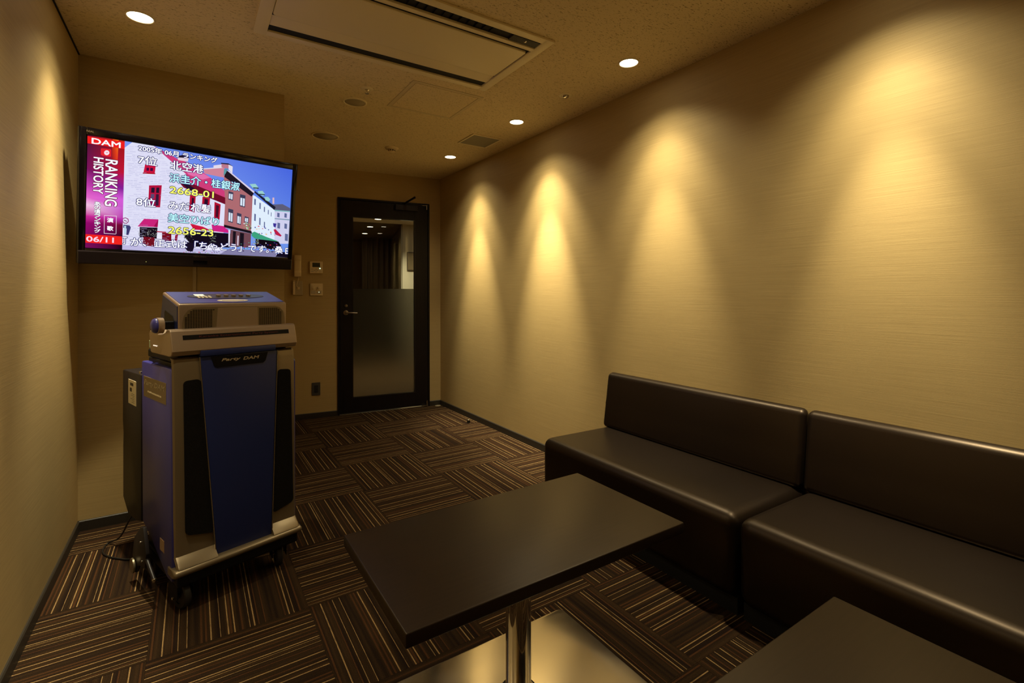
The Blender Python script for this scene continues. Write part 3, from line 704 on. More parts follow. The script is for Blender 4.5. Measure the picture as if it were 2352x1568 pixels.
([(168,168,215)],[(-1843,2236),(-1616,2266),(-1616,2253),(-1842,2223)]),
([(168,168,215)],[(-3076,1991),(-2926,2011),(-2925,1999),(-3076,1979)]),
([(168,168,215)],[(-2884,2017),(-2729,2037),(-2728,2025),(-2884,2004)]),
([(150,150,200)],[(-2690,2042),(-2456,2073),(-2455,2061),(-2690,2030)]),
([(150,150,200)],[(-2413,2079),(-2155,2112),(-2154,2100),(-2413,2066)]),
([(190,185,225)],[(-2135,2115),(-1913,2144),(-1912,2132),(-2135,2103)]),
([(150,150,200)],[(-3067,1913),(-2905,1934),(-2905,1922),(-3067,1901)]),
([(150,150,200)],[(-2868,1939),(-2673,1964),(-2673,1952),(-2867,1927)]),
([(168,168,215)],[(-2267,2016),(-2010,2050),(-2010,2037),(-2267,2004)]),
([(190,185,225)],[(-1966,2055),(-1709,2088),(-1709,2076),(-1966,2043)]),
([(190,185,225)],[(-1689,2091),(-1547,2109),(-1547,2097),(-1689,2078)]),
([(168,168,215)],[(-2828,1864),(-2733,1876),(-2733,1864),(-2828,1852)]),
([(168,168,215)],[(-2206,1943),(-2052,1962),(-2052,1950),(-2206,1930)]),
([(150,150,200)],[(-2024,1966),(-1756,2000),(-1756,1987),(-2024,1953)]),
([(168,168,215)],[(-1707,2006),(-1471,2036),(-1471,2023),(-1707,1994)]),
([(150,150,200)],[(-3019,1760),(-2781,1790),(-2781,1778),(-3019,1748)]),
([(168,168,215)],[(-2747,1794),(-2505,1824),(-2504,1812),(-2746,1782)]),
([(150,150,200)],[(-2466,1829),(-2349,1844),(-2349,1831),(-2466,1817)]),
([(190,185,225)],[(-1967,1891),(-1770,1916),(-1770,1903),(-1966,1879)]),
([(190,185,225)],[(-1725,1921),(-1567,1941),(-1567,1928),(-1725,1909)]),
([(150,150,200)],[(-1542,1944),(-1424,1959),(-1423,1946),(-1542,1931)]),
([(150,150,200)],[(-3040,1678),(-2844,1702),(-2844,1690),(-3040,1666)]),
([(168,168,215)],[(-2798,1708),(-2688,1721),(-2687,1709),(-2798,1695)]),
([(150,150,200)],[(-2653,1725),(-2441,1751),(-2441,1739),(-2653,1713)]),
([(190,185,225)],[(-3016,1601),(-2884,1617),(-2884,1605),(-3016,1589)]),
([(150,150,200)],[(-2861,1620),(-2636,1647),(-2636,1634),(-2861,1608)]),
([(150,150,200)],[(-2582,1653),(-2369,1679),(-2369,1666),(-2582,1641)]),
([(190,185,225)],[(-1717,1757),(-1440,1790),(-1439,1777),(-1717,1744)]),
([(150,150,200)],[(-1386,1796),(-1162,1823),(-1161,1810),(-1386,1784)]),
([(150,150,200)],[(-2988,1525),(-2772,1550),(-2772,1538),(-2988,1513)]),
([(190,185,225)],[(-2719,1556),(-2515,1580),(-2515,1568),(-2719,1544)]),
([(190,185,225)],[(-1691,1677),(-1544,1694),(-1544,1682),(-1690,1664)]),
([(150,150,200)],[(-1511,1698),(-1260,1728),(-1259,1715),(-1511,1685)]),
([(150,150,200)],[(-2990,1445),(-2877,1458),(-2877,1445),(-2990,1432)]),
([(190,185,225)],[(-2851,1461),(-2675,1481),(-2675,1469),(-2850,1448)]),
([(168,168,215)],[(-1762,1586),(-1534,1612),(-1533,1599),(-1761,1573)]),
([(150,150,200)],[(-1509,1615),(-1361,1632),(-1361,1619),(-1509,1602)]),
([(150,150,200)],[(-1328,1636),(-1061,1667),(-1060,1654),(-1327,1623)]),
([(150,150,200)],[(-2993,1364),(-2731,1394),(-2731,1382),(-2992,1352)]),
([(190,185,225)],[(-2700,1397),(-2484,1422),(-2484,1409),(-2700,1385)]),
([(150,150,200)],[(-2446,1426),(-2293,1443),(-2293,1431),(-2445,1414)]),
([(190,185,225)],[(-1715,1508),(-1532,1529),(-1531,1516),(-1715,1496)]),
([(150,150,200)],[(-1474,1535),(-1371,1547),(-1371,1534),(-1474,1523)]),
([(190,185,225)],[(-1321,1553),(-1033,1585),(-1033,1572),(-1321,1540)]),
([(168,168,215)],[(-2980,1286),(-2794,1306),(-2794,1294),(-2980,1274)]),
([(150,150,200)],[(-2745,1312),(-2633,1324),(-2633,1312),(-2744,1299)]),
([(168,168,215)],[(-2595,1328),(-2350,1355),(-2350,1343),(-2595,1316)]),
([(168,168,215)],[(-1757,1421),(-1501,1449),(-1500,1436),(-1757,1408)]),
([(168,168,215)],[(-1468,1453),(-1348,1466),(-1348,1453),(-1467,1440)]),
([(150,150,200)],[(-1319,1469),(-1110,1492),(-1110,1479),(-1319,1456)]),
([(150,150,200)],[(-1052,1498),(-797,1527),(-797,1514),(-1051,1486)]),
([(168,168,215)],[(-3091,1194),(-2872,1217),(-2872,1205),(-3091,1182)]),
([(150,150,200)],[(-2716,1234),(-2593,1247),(-2593,1235),(-2716,1222)]),
([(168,168,215)],[(-2282,1281),(-2148,1296),(-2147,1283),(-2281,1269)]),
([(168,168,215)],[(-2124,1298),(-1884,1324),(-1884,1311),(-2124,1286)]),
([(168,168,215)],[(-1832,1330),(-1694,1344),(-1694,1332),(-1832,1317)]),
([(168,168,215)],[(-1662,1348),(-1482,1367),(-1482,1355),(-1662,1335)]),
([(190,185,225)],[(-1437,1372),(-1292,1388),(-1291,1375),(-1436,1359)]),
([(190,185,225)],[(-1238,1394),(-1028,1416),(-1028,1403),(-1237,1381)]),
([(190,185,225)],[(-3052,1118),(-2920,1132),(-2920,1120),(-3052,1106)]),
([(150,150,200)],[(-2526,1174),(-2409,1186),(-2409,1173),(-2525,1161)]),
([(168,168,215)],[(-2390,1188),(-2237,1204),(-2236,1192),(-2389,1175)]),
([(190,185,225)],[(-2189,1209),(-1910,1238),(-1910,1226),(-2189,1197)]),
([(190,185,225)],[(-1627,1268),(-1372,1295),(-1372,1282),(-1627,1256)]),
([(150,150,200)],[(-1314,1301),(-1118,1322),(-1118,1309),(-1314,1289)]),
([(150,150,200)],[(-1072,1327),(-805,1355),(-804,1342),(-1072,1314)]),
([(190,185,225)],[(-2770,1067),(-2601,1084),(-2601,1072),(-2770,1055)]),
([(150,150,200)],[(-2407,1104),(-2286,1117),(-2286,1104),(-2407,1092)]),
([(190,185,225)],[(-2266,1119),(-2017,1145),(-2016,1132),(-2266,1107)]),
([(168,168,215)],[(-1977,1149),(-1856,1161),(-1856,1149),(-1976,1136)]),
([(150,150,200)],[(-1808,1166),(-1572,1191),(-1572,1178),(-1807,1154)]),
([(168,168,215)],[(-1539,1194),(-1428,1205),(-1428,1193),(-1539,1181)]),
([(150,150,200)],[(-1086,1241),(-951,1255),(-951,1242),(-1086,1228)]),
([(150,150,200)],[(-3079,955),(-2932,970),(-2932,958),(-3079,943)]),
([(150,150,200)],[(-2913,972),(-2811,982),(-2810,970),(-2913,960)]),
([(150,150,200)],[(-2784,985),(-2638,1000),(-2638,987),(-2784,973)]),
([(190,185,225)],[(-2374,1026),(-2178,1046),(-2177,1033),(-2374,1014)]),
([(150,150,200)],[(-2130,1051),(-2015,1062),(-2014,1050),(-2130,1038)]),
([(168,168,215)],[(-1979,1066),(-1737,1090),(-1737,1078),(-1978,1053)]),
([(168,168,215)],[(-1692,1095),(-1508,1113),(-1508,1101),(-1692,1082)]),
([(190,185,225)],[(-1206,1144),(-1012,1163),(-1012,1150),(-1205,1131)]),
([(190,185,225)],[(-3048,878),(-2805,902),(-2805,890),(-3048,866)]),
([(190,185,225)],[(-2756,907),(-2640,918),(-2640,906),(-2755,895)]),
([(150,150,200)],[(-2586,924),(-2419,940),(-2419,927),(-2586,911)]),
([(168,168,215)],[(-2392,943),(-2140,967),(-2140,955),(-2392,930)]),
([(168,168,215)],[(-2112,970),(-1856,995),(-1856,983),(-2112,958)]),
([(150,150,200)],[(-1820,999),(-1547,1026),(-1547,1013),(-1819,986)]),
([(168,168,215)],[(-1498,1031),(-1366,1044),(-1365,1031),(-1497,1018)]),
([(168,168,215)],[(-1031,1077),(-904,1089),(-903,1076),(-1030,1064)]),
([(150,150,200)],[(-2990,803),(-2819,820),(-2819,808),(-2989,791)]),
([(150,150,200)],[(-2765,825),(-2507,850),(-2507,837),(-2765,813)]),
([(168,168,215)],[(-2194,880),(-1914,907),(-1914,894),(-2193,867)]),
([(190,185,225)],[(-1882,910),(-1716,926),(-1716,913),(-1882,897)]),
([(168,168,215)],[(-1388,957),(-1243,971),(-1242,958),(-1388,944)]),
([(168,168,215)],[(-1222,973),(-1075,987),(-1074,974),(-1221,960)]),
([(190,185,225)],[(-3071,715),(-2931,728),(-2931,716),(-3071,703)]),
([(150,150,200)],[(-2886,733),(-2645,755),(-2645,743),(-2886,720)]),
([(190,185,225)],[(-2606,759),(-2420,776),(-2419,764),(-2606,747)]),
([(190,185,225)],[(-1390,873),(-1106,899),(-1106,887),(-1390,860)]),
([(168,168,215)],[(-1051,905),(-753,933),(-753,919),(-1051,892)]),
([(168,168,215)],[(-2873,653),(-2774,662),(-2773,650),(-2873,641)]),
([(150,150,200)],[(-2739,665),(-2473,690),(-2472,677),(-2739,653)]),
([(190,185,225)],[(-1573,772),(-1379,790),(-1379,777),(-1573,759)]),
([(150,150,200)],[(-1350,792),(-1129,812),(-1129,799),(-1350,779)]),
([(190,185,225)],[(-1083,817),(-922,831),(-921,818),(-1082,804)]),
([(150,150,200)],[(-2680,590),(-2572,599),(-2572,587),(-2680,577)]),
([(168,168,215)],[(-2541,602),(-2295,624),(-2294,611),(-2541,589)]),
([(150,150,200)],[(-1633,683),(-1522,693),(-1521,680),(-1632,670)]),
([(190,185,225)],[(-1485,696),(-1323,710),(-1323,697),(-1484,683)]),
([(150,150,200)],[(-1269,715),(-996,739),(-995,726),(-1269,702)]),
([(190,185,225)],[(-2655,510),(-2473,526),(-2473,514),(-2655,498)]),
([(150,150,200)],[(-1536,607),(-1404,619),(-1404,606),(-1536,594)]),
([(150,150,200)],[(-1162,640),(-908,662),(-908,648),(-1162,627)]),
([(190,185,225)],[(-2487,443),(-2354,454),(-2354,442),(-2487,431)]),
([(168,168,215)],[(-1694,510),(-1517,525),(-1517,512),(-1693,497)]),
([(150,150,200)],[(-1289,544),(-1185,553),(-1184,540),(-1289,531)]),
([(150,150,200)],[(-1143,556),(-1020,566),(-1020,553),(-1142,543)]),
([(168,168,215)],[(-995,569),(-773,587),(-773,574),(-994,556)]),
([(150,150,200)],[(-2767,338),(-2625,350),(-2625,337),(-2767,326)]),
([(168,168,215)],[(-2602,352),(-2485,361),(-2485,349),(-2601,339)]),
([(190,185,225)],[(-2450,364),(-2222,383),(-2222,370),(-2450,352)]),
([(168,168,215)],[(-1724,423),(-1449,446),(-1449,433),(-1724,411)]),
([(150,150,200)],[(-1395,450),(-1107,474),(-1106,461),(-1395,437)]),
([(168,168,215)],[(-1085,476),(-963,486),(-962,473),(-1085,463)]),
([(190,185,225)],[(-2960,242),(-2739,259),(-2739,247),(-2960,229)]),
([(168,168,215)],[(-2704,262),(-2577,272),(-2576,259),(-2704,249)]),
([(150,150,200)],[(-2522,276),(-2264,297),(-2263,284),(-2522,264)]),
([(168,168,215)],[(-1550,353),(-1368,368),(-1368,355),(-1550,341)]),
([(168,168,215)],[(-1314,372),(-1113,388),(-1112,375),(-1314,359)]),
([(190,185,225)],[(-1053,393),(-828,411),(-827,398),(-1053,380)]),
([(150,150,200)],[(-3008,157),(-2909,165),(-2909,152),(-3008,145)]),
([(190,185,225)],[(-1527,271),(-1282,290),(-1282,277),(-1527,258)]),
([(168,168,215)],[(-1013,311),(-821,325),(-821,312),(-1012,298)]),
([(168,168,215)],[(-2995,77),(-2854,88),(-2854,75),(-2995,65)]),
([(168,168,215)],[(-2820,90),(-2716,98),(-2716,85),(-2820,78)]),
([(168,168,215)],[(-2697,99),(-2441,118),(-2440,106),(-2697,87)]),
([(150,150,200)],[(-1673,176),(-1405,196),(-1405,183),(-1672,163)]),
([(190,185,225)],[(-1359,199),(-1179,213),(-1179,199),(-1359,186)]),
([(190,185,225)],[(-1158,214),(-1027,224),(-1027,211),(-1158,201)]),
([(190,185,225)],[(-2990,-4),(-2887,4),(-2887,-9),(-2990,-16)]),
([(150,150,200)],[(-2849,7),(-2630,22),(-2629,10),(-2849,-6)]),
([(168,168,215)],[(-2603,24),(-2505,31),(-2505,19),(-2602,12)]),
([(190,185,225)],[(-2462,35),(-2222,52),(-2222,39),(-2462,22)]),
([(168,168,215)],[(-1572,99),(-1353,115),(-1352,102),(-1572,86)]),
([(168,168,215)],[(-1332,116),(-1206,125),(-1206,112),(-1332,103)]),
([(190,185,225)],[(-1177,127),(-948,144),(-948,131),(-1177,114)]),
([(190,185,225)],[(-3030,-87),(-2840,-74),(-2839,-87),(-3030,-100)]),
([(190,185,225)],[(-2589,-57),(-2476,-49),(-2476,-61),(-2589,-69)]),
([(150,150,200)],[(-2437,-46),(-2284,-35),(-2283,-48),(-2437,-59)]),
([(190,185,225)],[(-1309,33),(-1039,52),(-1039,39),(-1308,20)]),
([(190,185,225)],[(-1005,54),(-757,71),(-757,58),(-1005,41)]),
([(190,185,225)],[(-2533,-135),(-2262,-117),(-2262,-129),(-2533,-147)]),
([(150,150,200)],[(-1613,-73),(-1444,-61),(-1443,-74),(-1613,-86)]),
([(190,185,225)],[(-1394,-58),(-1130,-40),(-1130,-53),(-1394,-71)]),
([(150,150,200)],[(-1084,-37),(-849,-21),(-849,-34),(-1083,-50)]),
([(150,150,200)],[(-2978,-246),(-2721,-229),(-2721,-242),(-2977,-258)]),
([(150,150,200)],[(-2667,-226),(-2398,-208),(-2398,-221),(-2667,-238)]),
([(168,168,215)],[(-1705,-163),(-1594,-156),(-1594,-169),(-1705,-176)]),
([(190,185,225)],[(-1553,-153),(-1412,-144),(-1412,-157),(-1553,-166)]),
([(168,168,215)],[(-1363,-141),(-1106,-124),(-1106,-137),(-1362,-154)]),
([(150,150,200)],[(-1081,-123),(-966,-115),(-966,-128),(-1081,-136)]),
([(168,168,215)],[(-3037,-331),(-2827,-318),(-2827,-330),(-3037,-343)]),
([(168,168,215)],[(-2777,-315),(-2530,-299),(-2529,-312),(-2777,-327)]),
([(168,168,215)],[(-2510,-298),(-2365,-289),(-2365,-302),(-2510,-311)]),
([(168,168,215)],[(-1695,-247),(-1443,-231),(-1443,-244),(-1694,-260)]),
([(168,168,215)],[(-1402,-229),(-1121,-211),(-1121,-224),(-1402,-242)]),
([(168,168,215)],[(-1062,-207),(-887,-196),(-887,-209),(-1061,-220)]),
([(190,185,225)],[(-2956,-407),(-2687,-391),(-2687,-404),(-2955,-420)]),
([(168,168,215)],[(-2664,-390),(-2516,-381),(-2516,-393),(-2664,-402)]),
([(150,150,200)],[(-2469,-378),(-2276,-366),(-2276,-379),(-2469,-391)]),
([(190,185,225)],[(-2253,-365),(-2117,-357),(-2117,-369),(-2252,-378)]),
([(168,168,215)],[(-1819,-339),(-1676,-330),(-1676,-343),(-1819,-352)]),
([(150,150,200)],[(-1055,-293),(-794,-277),(-794,-290),(-1055,-306)]),
([(190,185,225)],[(-3030,-493),(-2797,-480),(-2797,-492),(-3030,-505)]),
([(168,168,215)],[(-2227,-447),(-1999,-433),(-1999,-446),(-2227,-459)]),
([(150,150,200)],[(-1955,-431),(-1682,-415),(-1682,-428),(-1954,-444)]),
([(168,168,215)],[(-1335,-395),(-1213,-388),(-1213,-401),(-1334,-408)]),
([(190,185,225)],[(-1175,-386),(-1065,-379),(-1065,-392),(-1175,-399)]),
([(190,185,225)],[(-1040,-378),(-757,-361),(-757,-375),(-1039,-391)]),
([(168,168,215)],[(-2960,-570),(-2819,-563),(-2818,-575),(-2960,-583)]),
([(190,185,225)],[(-2796,-561),(-2637,-553),(-2637,-565),(-2795,-574)]),
([(190,185,225)],[(-2587,-550),(-2423,-541),(-2422,-553),(-2587,-562)]),
([(190,185,225)],[(-1791,-506),(-1503,-490),(-1503,-503),(-1790,-518)]),
([(168,168,215)],[(-1295,-478),(-1101,-467),(-1101,-480),(-1294,-491)]),
([(150,150,200)],[(-1067,-465),(-815,-451),(-814,-465),(-1067,-479)]),
([(190,185,225)],[(-3042,-656),(-2798,-643),(-2798,-656),(-3042,-669)]),
([(150,150,200)],[(-2744,-640),(-2523,-629),(-2522,-641),(-2744,-653)]),
([(150,150,200)],[(-2476,-626),(-2287,-616),(-2286,-629),(-2475,-639)]),
([(190,185,225)],[(-2263,-615),(-2047,-604),(-2047,-616),(-2263,-628)]),
([(190,185,225)],[(-2019,-602),(-1890,-595),(-1890,-608),(-2019,-615)]),
([(190,185,225)],[(-1841,-593),(-1583,-579),(-1583,-592),(-1841,-605)]),
([(150,150,200)],[(-1534,-576),(-1409,-570),(-1409,-583),(-1534,-589)]),
([(150,150,200)],[(-1355,-567),(-1225,-560),(-1225,-573),(-1355,-580)]),
([(168,168,215)],[(-1204,-559),(-1056,-551),(-1056,-564),(-1204,-572)]),
([(190,185,225)],[(-1009,-548),(-774,-536),(-773,-549),(-1009,-562)]),
([(168,168,215)],[(-2980,-735),(-2827,-727),(-2827,-739),(-2980,-747)]),
([(190,185,225)],[(-2796,-725),(-2583,-714),(-2583,-727),(-2796,-738)]),
([(190,185,225)],[(-2548,-713),(-2356,-703),(-2356,-716),(-2548,-725)]),
([(150,150,200)],[(-2324,-701),(-2049,-687),(-2049,-700),(-2324,-714)]),
([(150,150,200)],[(-1993,-685),(-1880,-679),(-1880,-692),(-1993,-697)]),
([(190,185,225)],[(-1847,-677),(-1737,-672),(-1737,-685),(-1847,-690)]),
([(168,168,215)],[(-1700,-670),(-1585,-664),(-1585,-677),(-1700,-683)]),
([(190,185,225)],[(-1294,-649),(-1096,-639),(-1096,-652),(-1294,-662)]),
([(168,168,215)],[(-1037,-636),(-926,-631),(-925,-644),(-1036,-649)]),
([(190,185,225)],[(-2775,-806),(-2504,-793),(-2503,-806),(-2775,-819)]),
([(150,150,200)],[(-2453,-791),(-2263,-782),(-2263,-794),(-2452,-803)]),
([(150,150,200)],[(-2239,-780),(-2096,-773),(-2095,-786),(-2239,-793)]),
([(168,168,215)],[(-2043,-771),(-1772,-758),(-1772,-771),(-2043,-784)]),
([(150,150,200)],[(-1723,-756),(-1446,-742),(-1446,-755),(-1723,-768)]),
([(150,150,200)],[(-1426,-741),(-1140,-727),(-1140,-741),(-1425,-754)]),
([(190,185,225)],[(-1106,-726),(-1000,-721),(-1000,-734),(-1106,-739)]),
([(168,168,215)],[(-2881,-893),(-2650,-883),(-2650,-895),(-2881,-906)]),
([(150,150,200)],[(-2611,-881),(-2451,-874),(-2451,-886),(-2611,-894)]),
([(190,185,225)],[(-1606,-835),(-1352,-823),(-1352,-836),(-1605,-848)]),
([(150,150,200)],[(-1315,-822),(-1057,-810),(-1057,-823),(-1314,-835)]),
([(150,150,200)],[(-1032,-809),(-899,-802),(-899,-816),(-1031,-822)]),
([(190,185,225)],[(-2838,-973),(-2629,-964),(-2629,-977),(-2837,-986)]),
([(190,185,225)],[(-2574,-962),(-2437,-956),(-2437,-969),(-2574,-975)]),
([(150,150,200)],[(-1682,-923),(-1463,-914),(-1462,-927),(-1681,-936)]),
([(150,150,200)],[(-1409,-911),(-1118,-899),(-1118,-912),(-1408,-924)]),
([(190,185,225)],[(-1063,-896),(-854,-887),(-853,-901),(-1063,-910)]),
([(150,150,200)],[(-3012,-1063),(-2905,-1058),(-2905,-1071),(-3012,-1075)]),
([(190,185,225)],[(-2859,-1056),(-2674,-1049),(-2674,-1061),(-2859,-1069)]),
([(190,185,225)],[(-2647,-1048),(-2494,-1041),(-2494,-1054),(-2646,-1060)]),
([(168,168,215)],[(-1456,-999),(-1196,-988),(-1196,-1001),(-1456,-1012)]),
([(150,150,200)],[(-1150,-986),(-967,-979),(-967,-992),(-1150,-999)]),
([(168,168,215)],[(-937,-978),(-760,-970),(-760,-984),(-937,-991)]),
([(150,150,200)],[(-2991,-1144),(-2873,-1139),(-2873,-1152),(-2991,-1156)]),
([(150,150,200)],[(-2846,-1138),(-2734,-1134),(-2734,-1146),(-2846,-1151)]),
([(190,185,225)],[(-2715,-1133),(-2583,-1128),(-2582,-1141),(-2715,-1146)]),
([(150,150,200)],[(-2544,-1126),(-2414,-1121),(-2414,-1134),(-2543,-1139)]),
([(150,150,200)],[(-2394,-1121),(-2180,-1112),(-2180,-1125),(-2394,-1133)]),
([(190,185,225)],[(-1677,-1093),(-1429,-1083),(-1429,-1096),(-1677,-1106)]),
([(190,185,225)],[(-1379,-1081),(-1139,-1072),(-1139,-1085),(-1379,-1095)]),
([(190,185,225)],[(-1109,-1071),(-969,-1066),(-968,-1079),(-1109,-1084)]),
([(150,150,200)],[(-2994,-1226),(-2744,-1217),(-2744,-1229),(-2993,-1238)]),
([(190,185,225)],[(-2522,-1209),(-2313,-1201),(-2313,-1214),(-2522,-1221)]),
([(168,168,215)],[(-1547,-1173),(-1284,-1164),(-1284,-1177),(-1547,-1186)]),
([(190,185,225)],[(-1230,-1162),(-945,-1151),(-944,-1165),(-1229,-1175)]),
([(150,150,200)],[(-2935,-1306),(-2816,-1302),(-2816,-1314),(-2935,-1318)]),
([(150,150,200)],[(-2781,-1300),(-2645,-1296),(-2645,-1308),(-2781,-1313)]),
([(150,150,200)],[(-2610,-1295),(-2462,-1290),(-2461,-1302),(-2610,-1307)]),
([(190,185,225)],[(-2438,-1289),(-2208,-1281),(-2208,-1294),(-2438,-1302)]),
([(190,185,225)],[(-1424,-1255),(-1278,-1250),(-1277,-1263),(-1424,-1268)]),
([(190,185,225)],[(-1236,-1248),(-955,-1239),(-955,-1252),(-1235,-1261)]),
([(190,185,225)],[(-925,-1238),(-787,-1233),(-787,-1246),(-925,-1251)]),
([(168,168,215)],[(-3013,-1390),(-2756,-1382),(-2756,-1395),(-3013,-1403)]),
([(190,185,225)],[(-2706,-1381),(-2609,-1377),(-2608,-1390),(-2706,-1393)]),
([(150,150,200)],[(-2436,-1372),(-2322,-1368),(-2321,-1381),(-2436,-1385)]),
([(150,150,200)],[(-1510,-1343),(-1280,-1336),(-1279,-1349),(-1509,-1356)]),
([(150,150,200)],[(-923,-1325),(-728,-1319),(-728,-1332),(-922,-1338)]),
([(190,185,225)],[(-2962,-1471),(-2704,-1463),(-2704,-1476),(-2962,-1483)]),
([(168,168,215)],[(-2427,-1455),(-2240,-1450),(-2240,-1463),(-2426,-1468)]),
([(150,150,200)],[(-1391,-1425),(-1218,-1420),(-1218,-1433),(-1390,-1438)]),
([(168,168,215)],[(-1159,-1419),(-933,-1412),(-932,-1425),(-1159,-1432)]),
([(168,168,215)],[(-2972,-1553),(-2853,-1550),(-2853,-1563),(-2972,-1566)]),
([(168,168,215)],[(-2539,-1542),(-2401,-1538),(-2401,-1551),(-2539,-1554)]),
([(190,185,225)],[(-1691,-1519),(-1476,-1514),(-1476,-1527),(-1691,-1532)]),
([(190,185,225)],[(-1148,-1505),(-986,-1501),(-986,-1514),(-1148,-1518)]),
([(150,150,200)],[(-935,-1499),(-653,-1492),(-653,-1505),(-934,-1513)]),
([(190,185,225)],[(-2955,-1635),(-2794,-1631),(-2794,-1644),(-2955,-1648)]),
([(190,185,225)],[(-2763,-1630),(-2600,-1626),(-2599,-1639),(-2763,-1643)]),
([(190,185,225)],[(-2568,-1626),(-2332,-1620),(-2332,-1633),(-2568,-1638)]),
([(150,150,200)],[(-1399,-1598),(-1289,-1595),(-1289,-1608),(-1398,-1611)]),
([(190,185,225)],[(-988,-1588),(-712,-1581),(-711,-1594),(-987,-1601)]),
([(150,150,200)],[(-2977,-1718),(-2738,-1713),(-2738,-1725),(-2977,-1730)]),
([(168,168,215)],[(-2703,-1712),(-2551,-1709),(-2551,-1721),(-2703,-1725)]),
([(168,168,215)],[(-2527,-1708),(-2382,-1705),(-2381,-1718),(-2527,-1721)]),
([(150,150,200)],[(-1571,-1687),(-1375,-1683),(-1375,-1696),(-1571,-1701)]),
([(168,168,215)],[(-1130,-1678),(-934,-1674),(-933,-1687),(-1130,-1691)]),
([(168,168,215)],[(-3002,-1801),(-2876,-1798),(-2875,-1811),(-3002,-1813)]),
([(190,185,225)],[(-2694,-1795),(-2538,-1792),(-2537,-1804),(-2694,-1807)]),
([(190,185,225)],[(-2494,-1791),(-2328,-1788),(-2328,-1801),(-2494,-1804)]),
([(190,185,225)],[(-1486,-1772),(-1306,-1768),(-1305,-1781),(-1486,-1785)]),
([(150,150,200)],[(-987,-1762),(-771,-1758),(-771,-1771),(-987,-1775)]),
([(190,185,225)],[(-2920,-1882),(-2657,-1877),(-2657,-1890),(-2920,-1894)]),
([(150,150,200)],[(-2634,-1877),(-2429,-1873),(-2429,-1886),(-2633,-1890)]),
([(190,185,225)],[(-2410,-1873),(-2279,-1871),(-2278,-1884),(-2409,-1886)]),
([(190,185,225)],[(-1500,-1858),(-1337,-1855),(-1337,-1868),(-1500,-1871)]),
([(168,168,215)],[(-1074,-1851),(-950,-1849),(-950,-1862),(-1074,-1864)]),
([(168,168,215)],[(-894,-1848),(-721,-1845),(-721,-1858),(-894,-1861)]),
([(190,185,225)],[(-3003,-1965),(-2760,-1962),(-2760,-1975),(-3003,-1978)]),
([(168,168,215)],[(-2593,-1960),(-2471,-1958),(-2471,-1971),(-2593,-1972)]),
([(168,168,215)],[(-2428,-1957),(-2309,-1955),(-2308,-1968),(-2427,-1970)]),
([(190,185,225)],[(-1676,-1946),(-1389,-1942),(-1389,-1956),(-1676,-1960)]),
([(190,185,225)],[(-1368,-1942),(-1110,-1938),(-1110,-1952),(-1368,-1955)]),
([(150,150,200)],[(-1063,-1938),(-896,-1935),(-896,-1949),(-1063,-1951)]),
([(150,150,200)],[(-2955,-2047),(-2743,-2045),(-2743,-2058),(-2955,-2060)]),
([(150,150,200)],[(-2712,-2044),(-2552,-2043),(-2552,-2055),(-2712,-2057)]),
([(168,168,215)],[(-2505,-2042),(-2263,-2039),(-2263,-2052),(-2504,-2055)]),
([(190,185,225)],[(-1189,-2026),(-902,-2023),(-902,-2036),(-1188,-2040)]),
([(190,185,225)],[(-2923,-2130),(-2699,-2128),(-2699,-2140),(-2923,-2142)]),
([(150,150,200)],[(-2672,-2127),(-2452,-2125),(-2451,-2138),(-2671,-2140)]),
([(168,168,215)],[(-2404,-2125),(-2273,-2124),(-2273,-2136),(-2404,-2138)]),
([(150,150,200)],[(-1581,-2117),(-1464,-2116),(-1464,-2129),(-1581,-2130)]),
([(190,185,225)],[(-1443,-2116),(-1326,-2115),(-1326,-2128),(-1443,-2129)]),
([(190,185,225)],[(-1275,-2114),(-990,-2111),(-990,-2125),(-1275,-2127)]),
([(190,185,225)],[(-960,-2111),(-696,-2109),(-695,-2122),(-959,-2125)]),
([(80,85,75)],[(-2061,-1569),(-2036,-1578),(-2040,-1604),(-2066,-1599)]),
([(200,200,205)],[(-1857,-1604),(-1827,-1611),(-1832,-1633),(-1862,-1629)]),
([(170,175,165)],[(-2001,-1499),(-1970,-1506),(-1976,-1526),(-2007,-1523)]),
([(80,85,75)],[(-2081,-1284),(-2057,-1290),(-2061,-1309),(-2085,-1306)]),
([(80,85,75)],[(-2543,-1474),(-2528,-1485),(-2531,-1514),(-2545,-1507)]),
([(200,200,205)],[(-2182,-1563),(-2149,-1572),(-2155,-1599),(-2188,-1594)]),
([(200,200,205)],[(-2181,-1509),(-2145,-1518),(-2151,-1545),(-2188,-1541)]),
([(80,85,75)],[(-2188,-1307),(-2156,-1310),(-2162,-1325),(-2194,-1324)]),
([(200,200,205)],[(-2358,-1605),(-2330,-1612),(-2335,-1634),(-2363,-1630)]),
([(170,175,165)],[(-2184,-1434),(-2149,-1440),(-2156,-1461),(-2191,-1458)]),
([(170,175,165)],[(-2494,-1289),(-2476,-1295),(-2479,-1314),(-2497,-1310)]),
([(80,85,75)],[(-2483,-1495),(-2451,-1500),(-2457,-1519),(-2489,-1516)]),
([(170,175,165)],[(-1847,-1473),(-1818,-1483),(-1823,-1514),(-1852,-1507)]),
([(80,85,75)],[(-2158,-1341),(-2143,-1345),(-2146,-1359),(-2161,-1356)]),
([(80,85,75)],[(-2406,-1637),(-2377,-1646),(-2382,-1673),(-2411,-1668)]),
([(120,120,110)],[(-2487,-1346),(-2465,-1352),(-2469,-1370),(-2491,-1367)]),
([(80,85,75)],[(-2214,-1445),(-2184,-1452),(-2189,-1474),(-2219,-1470)]),
([(80,85,75)],[(-2102,-1332),(-2082,-1337),(-2086,-1353),(-2105,-1350)]),
([(120,120,110)],[(-2521,-1538),(-2489,-1541),(-2495,-1554),(-2527,-1553)]),
